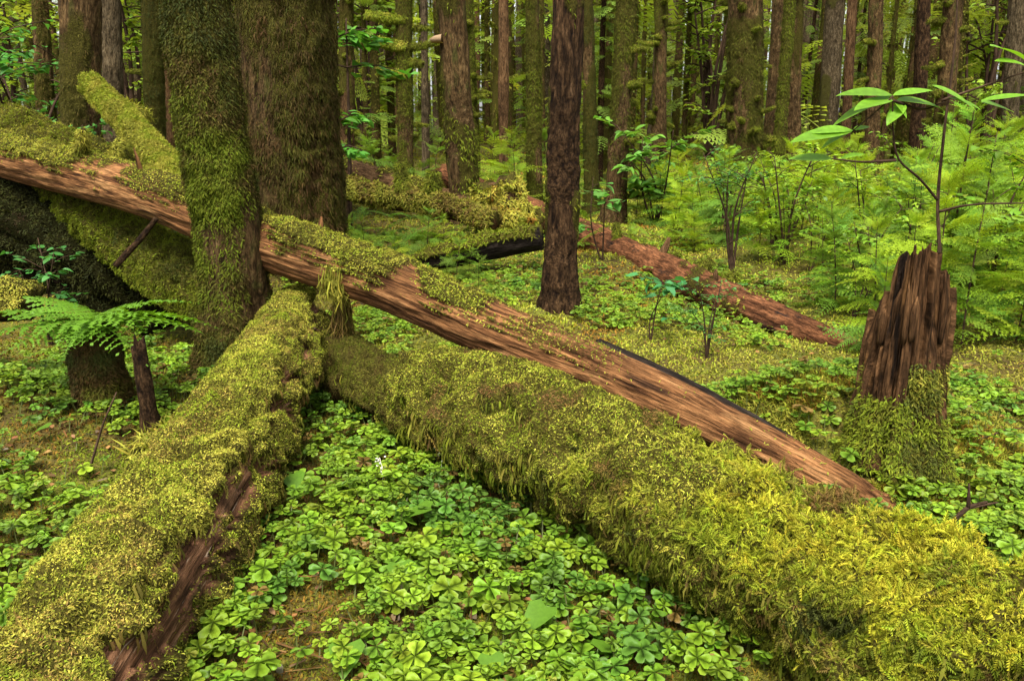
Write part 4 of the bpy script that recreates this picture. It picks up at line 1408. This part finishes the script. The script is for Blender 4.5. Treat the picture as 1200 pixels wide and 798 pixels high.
# airy broadleaf seedlings through the thicket
bl = [shrub_proto(70 + q, 'airy broadleaf seedling rising from the bright thicket at right', 'broadleaf seedlings in the bright thicket', gp(px, Y), h, ns, nl, c, ls, name='broadleaf_seedling', spread=.3, cat='seedling')
      for q, (px, Y, h, ns, nl, c, ls) in enumerate(((905, 9.0, 1.0, 3, 200, (.15, .27, .022), .06), (1010, 8.2, 1.1, 3, 260, (.19, .30, .02), .045), (1160, 6.6, 1.2, 4, 220, (.14, .26, .022), .065)))]
for q in range(30):
    px, Y = rng.uniform(800, 1240), rng.uniform(6.2, 15)
    if px < 990 and Y < 8:
        Y += 3.5
    copy_thing(random.choice(bl), gp(px, Y), rng.uniform(0, 6.28), rng.uniform(.6, 1.45))
# maple sprays beside the shaggy trunk
shrub_proto(30, 'tall thin maple with flat lime leaf sprays right of the shaggy thick trunk', None, gp(410, 11.0), 3.2, 3, 420, (.075, .22, .028), .05, name='maple_sapling', spread=.22, cat='sapling')
# leaves in the black hollow
shrub_proto(31, 'thin leafy twig bush reaching out of the black hollow at left', None, gp(60, 5.4), .75, 4, 150, (.05, .17, .035), .07, spread=.5)
shrub_proto(32, 'ragged green bush on the dark bank under the upper red-brown log', None, gp(30, 6.6, .35), .5, 6, 260, (.045, .13, .025), .07, spread=.8)


# big-leaved sapling in the right foreground
def big_sapling():
    pb = on_ground(1079, 540)
    Y = pb[1]
    root = empty('elder_sapling', pb, 'slim bare-stemmed sapling in front of the stump with big pointed lime leaves', 'sapling')
    Gs = G()
    pts = [pb - [0, 0, .05], at(1086, 430, Y), at(1100, 310, Y + .02), at(1099, 235, Y + .05), at(1107, 150, Y + .06), at(1120, 40, Y + .08), at(1122, -60, Y + .1)]
    Tube(pts, [.010, .0095, .008, .0065, .0055, .004, .003], 8, 60, bark_disp(.0008, 1, 3, 60, .3)).put(Gs)
    Gs.obj('stem', M_twig, root, bark=True)
    br = [[at(1099, 235, Y + .05), at(1078, 210, Y), at(1054, 188, Y - .03), at(1047, 160, Y - .05), at(1046, 112, Y - .08)],
          [at(1101, 248, Y + .04), at(1140, 240, Y - .05), at(1215, 238, Y - .15)],
          [at(1104, 118, Y + .06), at(1150, 102, Y), at(1215, 80, Y - .1)],
          [at(1050, 188, Y - .03), at(1010, 190, Y - .06), at(975, 186, Y - .1)],
          [at(1046, 118, Y - .08), at(1080, 128, Y - .02), at(1107, 120, Y)]]
    for b in br:
        Gk = G()
        Tube(b, np.linspace(.006, .0025, len(b)), 6, 24).put(Gk)
        Gk.obj('branch', M_twig, root, bark=True)
    lv = [((1046, 112), (972, 138), .0), ((1046, 112), (985, 100), .02), ((1046, 112), (1093, 101), .02), ((1046, 116), (1003, 122), -.04), ((1046, 116), (1066, 134), -.08), ((1050, 118), (1110, 116), .03),
          ((1092, 100), (1150, 122), 0), ((1110, 115), (1152, 120), -.05), ((1150, 120), (1190, 128), .03), ((1150, 118), (1205, 108), .0), ((1000, 153), (928, 160), .0), ((1000, 153), (948, 148), .04), ((1000, 153), (1020, 144), -.03),
          ((1000, 153), (960, 166), -.06), ((976, 186), (925, 183), 0), ((985, 186), (1012, 176), .03), ((1160, 54), (1205, 62), 0), ((1165, 72), (1210, 68), .02), ((1060, 122), (1040, 140), -.1)]
    for (a, b, dz) in lv:
        pa, pb2 = at(a[0], a[1], Y - .05), at(b[0], b[1], Y - .05 + random.uniform(-.12, .10))
        d = pb2 - pa
        ln = np.linalg.norm(d)
        Gk = G()
        t = leaf_tpl(.12, random.uniform(.05, .3), .21, 12)
        t.tint = np.array([1.0] + [c for q in range(11) for c in ((.86, .8, .86) if q % 2 else (1.1, .85, 1.1))] + [1.0], np.float32)
        scatter_dir(Gk, [t], pa[None], d[None], np.array([[random.uniform(-.3, .3), -.35, 1.]]), np.array([ln * .98]), np.array([ln * 1.1 if ln < .2 else ln * .95]), np.array([[.14, .30, .018]]) * rng.uniform(.8, 1.2, (1, 1)))
        Gk.obj('leaf', M_leaf, root)
    Gk = G()
    Tube([at(1047, 113, Y - .08), at(1022, 135, Y - .06), at(1000, 153, Y - .05)], [.003, .003, .002], 6, 8).put(Gk)
    Gk.obj('branch', M_twig, root, bark=True)


big_sapling()


# white foam flowers by the mossy log
def foamflower(px, py, toppy, rz=0):
    p = on_ground(px, py)
    H = max(.12, at(px, toppy, p[1])[2] - p[2])
    Gs, Gf = G(), G()
    Tube([p - [0, 0, .02], p + [.01, 0, H * .5], p + [0, -.01, H]], [.0016, .0014, .001], 5, 8).put(Gs)
    n = 26
    P = p + np.stack([rng.normal(0, .011, n), rng.normal(0, .011, n), H * rng.uniform(.45, 1.0, n)], -1)
    scatter_dir(Gf, [LEAF[0]], P, rdir(n), rdir(n), .009, .009, np.tile([[.75, .75, .68]], (n, 1)))
    return p, Gs, Gf


for px, py, tp, lab in ((462, 530, 468, 'tiny white flower spike nearest the far end of the bright mossy log'), (516, 560, 506, 'tiny white flower spike against the flank of the bright mossy log'), (447, 575, 535, 'tiny white flower spike low among the leaves between the two mossy logs')):
    p, Gs, Gf = foamflower(px, py, tp)
    root = empty('foam_flower', p, lab, 'flower')
    Gs.obj('stem', M_leaf, root)
    Gf.obj('petals', M_leaf, root)

# twigs lying about
tw = [((105, 560), (138, 470), .006, 'bare reddish twig leaning up beside the thin broken stem'), ((625, 588), (672, 640), .006, 'thin fallen twig poking from under the bright mossy log'),
      ((1110, 620), (1155, 600), .010, 'dark forked twig on the back of the bright mossy log'), ((1120, 530), (1215, 508), .006, 'long thin dark twig right of the splintered stump')]
for (a, b, r, lab) in tw:
    pa, pb = on_ground(*a), on_ground(*b)
    if 'leaning' in lab:
        pb = at(b[0], b[1], pa[1] + .05)
    if 'forked' in lab:
        pa, pb = at(a[0], a[1], 2.62), at(b[0], b[1], 2.62)
    Gk = G()
    Tube([pa + [0, 0, .01], (pa + pb) / 2 + [0, 0, .05], pb + [0, 0, .04]], [r, r * .8, r * .4], 6, 16, bark_disp(r * .2, 1, 2, 60, .2)).put(Gk)
    if 'forked' in lab:
        m = (pa + pb) / 2 + [0, 0, .05]
        Tube([m, m + [-.01, 0, .09]], [r * .8, r * .3], 6, 8).put(Gk)
        Tube([m, m + [.1, 0, .02]], [r * .8, r * .3], 6, 8).put(Gk)
    tag(Gk.obj('fallen_twig', M_twig, None, origin=tuple(pa), bark=True), lab, 'twig')
pa = at(135, 312, 4.95)
Gk = G()
Tube([pa, at(160, 285, 5.0), at(184, 256, 5.05)], [.022, .018, .016], 10, 20, bark_disp(.004, 1, 5, 40, .2)).put(Gk)
tag(Gk.obj('broken_branch', M_barkdark, None, origin=tuple(pa), bark=True), 'dark broken branch propped under the long red-brown log by the fern', 'branch')

# ------------------------------------------------------------------ the forest behind
def far_tree_proto(seed, mat, r, mossn, nst, boughs, label, group, loc):
    q = np.random.default_rng(seed)
    H = 14.0
    root = empty('conifer_tree', (0, 0, 0), label, 'tree', group)
    Gb = G()
    bend = q.normal(0, .12)
    tb = Tube([[0, 0, -.4], [0, 0, .5], [bend, 0, 5], [bend * .6, 0, H]], [r * 1.5, r * 1.08, r * .95, r * .6], 20, 130, bark_disp(r * .14, 1, seed, 9, .25), patchy(.4, .6, 1.6, seed, .1) if mossn else None)
    tb.put(Gb)
    Gb.obj('trunk', mat, root, bark=True)
    Gm = G()
    if mossn:
        P, N, T, m = tb.sample(mossn)
        k = len(P)
        scatter_dir(Gm, SIMPLE, P, N * .6 + rdir(k) * .4 + np.array([0, 0, -.9]), N, .11 * rng.uniform(.5, 1.3, k), .028, pal(P, [OLIVE * .9, BROWN * .8, LIME * .7], 2, seed))
    for s in range(nst):
        z = q.uniform(.6, 9.5)
        a = q.uniform(0, 6.28)
        d = np.array([cos(a), sin(a), .25])
        p = np.array([bend * min(1, z / 5), 0, z]) + d * r * .8
        ln, rr = q.uniform(.12, .5), q.uniform(.018, .042)
        t = Tube([p, p + d * ln * .6, p + d * ln + [0, 0, .04]], [rr * .8, rr, rr * .6], 7, 6)
        t.put(Gm, OLIVE * .75 * q.uniform(.8, 1.3))
        t.m[:] = 1
        P, N, T, m = t.sample(70)
        scatter_dir(Gm, SIMPLE, P, N * .5 + rdir(70) * .5 + np.array([0, 0, -.9]), N, .075 * rng.uniform(.4, 1.5, 70), .016, pal(P, [OLIVE * .8, LIME * .8, YEL * .8], 4, 1))
    if Gm.n:
        Gm.obj('moss', M_moss, root)
    if boughs:
        Gf = G()
        z = q.uniform(1.4, 11, boughs)
        a = q.uniform(0, 6.28, boughs)
        el = q.normal(-.1, .2, boughs)
        D = np.stack([np.cos(a) * np.cos(el), np.sin(a) * np.cos(el), np.sin(el)], -1)
        P = np.stack([0 * z, 0 * z, z], -1) + D * r
        Ln = q.uniform(.5, 1.6, boughs)
        scatter_dir(Gf, BIG_BOUGH, P, D, np.tile([[0, 0, 1.]], (boughs, 1)) + q.normal(0, .2, (boughs, 3)), Ln, Ln, np.array([[.12, .19, .03]]) * q.uniform(.7, 1.5, (boughs, 1)))
        Gf.obj('foliage', M_far, root)
    root.location = tuple(loc)
    return root


KINDS_ = [dict(mat=M_bark, r=.22, mossn=2600, nst=0, boughs=0, label='plain mossy conifer trunk in the crowded forest far behind the logs', group='plain mossy far trunks'),
          dict(mat=M_redfar, r=.20, mossn=0, nst=0, boughs=0, label='bare reddish conifer trunk in the crowded forest far behind the logs', group='bare reddish far trunks'),
          dict(mat=M_barkgrey, r=.21, mossn=0, nst=0, boughs=0, label='bare grey conifer trunk in the crowded forest far behind the logs', group='bare grey far trunks'),
          dict(mat=M_bark, r=.17, mossn=1500, nst=46, boughs=0, label='slender far trunk bristling with short mossy branch stubs', group='far trunks with mossy stubs'),
          dict(mat=M_redfar, r=.15, mossn=600, nst=52, boughs=0, label='thin reddish far trunk dotted with round moss tufts', group='thin far trunks with moss tufts'),
          dict(mat=M_bark, r=.19, mossn=1500, nst=16, boughs=46, label='far conifer with drooping green needle boughs between the trunks', group='far conifers with green boughs'),
          dict(mat=M_barkdark, r=.13, mossn=0, nst=8, boughs=60, label='thin dark far conifer clothed in green needle sprays', group='thin far conifers with needle sprays')]
cands = []
tries = 0
while len(cands) < 262 and tries < 40000:
    tries += 1
    Y = 18.5 + 34 * rng.random() ** 1.1
    px = rng.uniform(-160, 1360)
    mind = 115 / Y
    if any(abs(px - p) < mind * (1.0 if abs(Y - y) > 4 else 1.6) and abs(Y - y) < 7 for p, y in cands + TREES):
        continue
    if 140 < px < 170 and Y > 17:
        continue
    cands.append((px, Y))
protos = [None] * len(KINDS_)
for q, (px, Y) in enumerate(cands):
    kk = (0, 3, 4, 1, 3, 5, 2, 4, 3, 6, 0, 5)[q % 12]
    if kk == 5 and rng.random() < .3:
        kk = 0
    z = float(g(x_at(px, Y, .8), Y))
    loc = (x_at(px, Y, z), Y, z)
    if protos[kk] is None:
        protos[kk] = far_tree_proto(200 + kk, loc=loc, **KINDS_[kk])
    else:
        w = rng.uniform(.36, .78)
        copy_thing(protos[kk], loc, rng.uniform(0, 6.28), (w, w, (5.8 + (Y - 18) * .19) / 14 * rng.uniform(1, 1.15)), tilt=(rng.normal(0, .012), rng.normal(0, .018)))

# understory and needles of the distant wood, one mass
Gd = G()
n = 10000
Y = 19 + 50 * rng.random(n) ** .75
X = rng.uniform(-.9, .9, n) * Y
z = g(X, Y) + rng.random(n) * 14
D = rdir(n) * np.array([1, 1, .35])
L_ = rng.uniform(.8, 2.3, n)
scatter_dir(Gd, BIG_BOUGH, np.stack([X, Y, z], -1), D, np.tile([[0, 0, 1.]], (n, 1)) + rng.normal(0, .35, (n, 3)), L_, L_, pal(np.stack([X, Y, z], -1), [np.array([.13, .19, .035]), np.array([.20, .27, .04]), np.array([.28, .34, .05])], .25, 4, .2))
tag(Gd.obj('distant_woods', M_far), kind='stuff')
Gt = G()
for q in range(340):
    Y = rng.uniform(36, 72)
    X = rng.uniform(-.85, .85) * Y
    z = float(g(X, Y))
    r = rng.uniform(.09, .22)
    Tube([[X, Y, z - .3], [X + rng.normal(0, .1), Y, z + 5], [X + rng.normal(0, .3), Y, z + 14]], [r * 1.2, r, r * .7], 8, 24, bark_disp(r * .1, 1, q)).put(Gt)
tag(Gt.obj('distant_trunks', M_pale, None, bark=True), kind='stuff')
# fern and leaf carpet under the trees
Gu = G()
n = 3400
Y = 9 + 33 * rng.random(n) ** 1.2
X = rng.uniform(-.85, .85, n) * Y
ok = fbm(np.stack([X * .5, Y * .5, 0 * X], -1), 3, 7) > .42
X, Y = X[ok], Y[ok]
n = len(X)
az = rng.uniform(0, 6.28, n)
D = np.stack([np.cos(az), np.sin(az), rng.uniform(.3, 1.1, n)], -1)
L_ = rng.uniform(.22, .6, n)
P = np.stack([X, Y, g(X, Y) + rng.uniform(0, .12, n)], -1)
scatter_dir(Gu, SWORD + BOUGH[:2], P, D, np.tile([[0, 0, 1.]], (n, 1)), L_, L_, pal(P, [np.array([.08, .16, .02]), np.array([.115, .215, .022]), np.array([.16, .26, .024])], .5, 4, .2))
tag(Gu.obj('understory_ferns', M_needle), kind='stuff')

# ------------------------------------------------------------------ light
w = bpy.data.worlds.new('World')
S.world = w
w.use_nodes = True
nt = w.node_tree
bg = nt.nodes['Background']
sky = nt.nodes.new('ShaderNodeTexSky')
sky.sky_type = 'NISHITA'
sky.sun_disc = False
EL, AZ = radians(63), radians(190)
sky.sun_elevation, sky.sun_rotation = EL, AZ
sky.air_density, sky.dust_density, sky.ozone_density = 1.0, 3.0, 1.0
hs = nt.nodes.new('ShaderNodeHueSaturation')
hs.inputs['Saturation'].default_value = .12       # cloud cover: grey light, not blue
nt.links.new(sky.outputs[0], hs.inputs['Color'])
nt.links.new(hs.outputs[0], bg.inputs['Color'])
bg.inputs['Strength'].default_value = .055
sun = bpy.data.lights.new('sun', 'SUN')
sun.energy, sun.angle, sun.color = 1.5, radians(24), (1, .94, .80)
so = bpy.data.objects.new('sun', sun)
COL.objects.link(so)
dirv = np.array([sin(AZ) * cos(EL), cos(AZ) * cos(EL), sin(EL)])
from mathutils import Vector
so.rotation_euler = Vector(dirv).to_track_quat('Z', 'Y').to_euler()

vs = S.view_settings
vs.view_transform, vs.look, vs.gamma = 'Standard', 'None', 1
vs.use_curve_mapping = False
vs.exposure = 2.5
S.cycles.use_denoising = True
S.cycles.max_bounces = 6
S.cycles.diffuse_bounces = 4
S.cycles.glossy_bounces = 2
S.cycles.transmission_bounces = 4
S.cycles.caustics_reflective = S.cycles.caustics_refractive = False
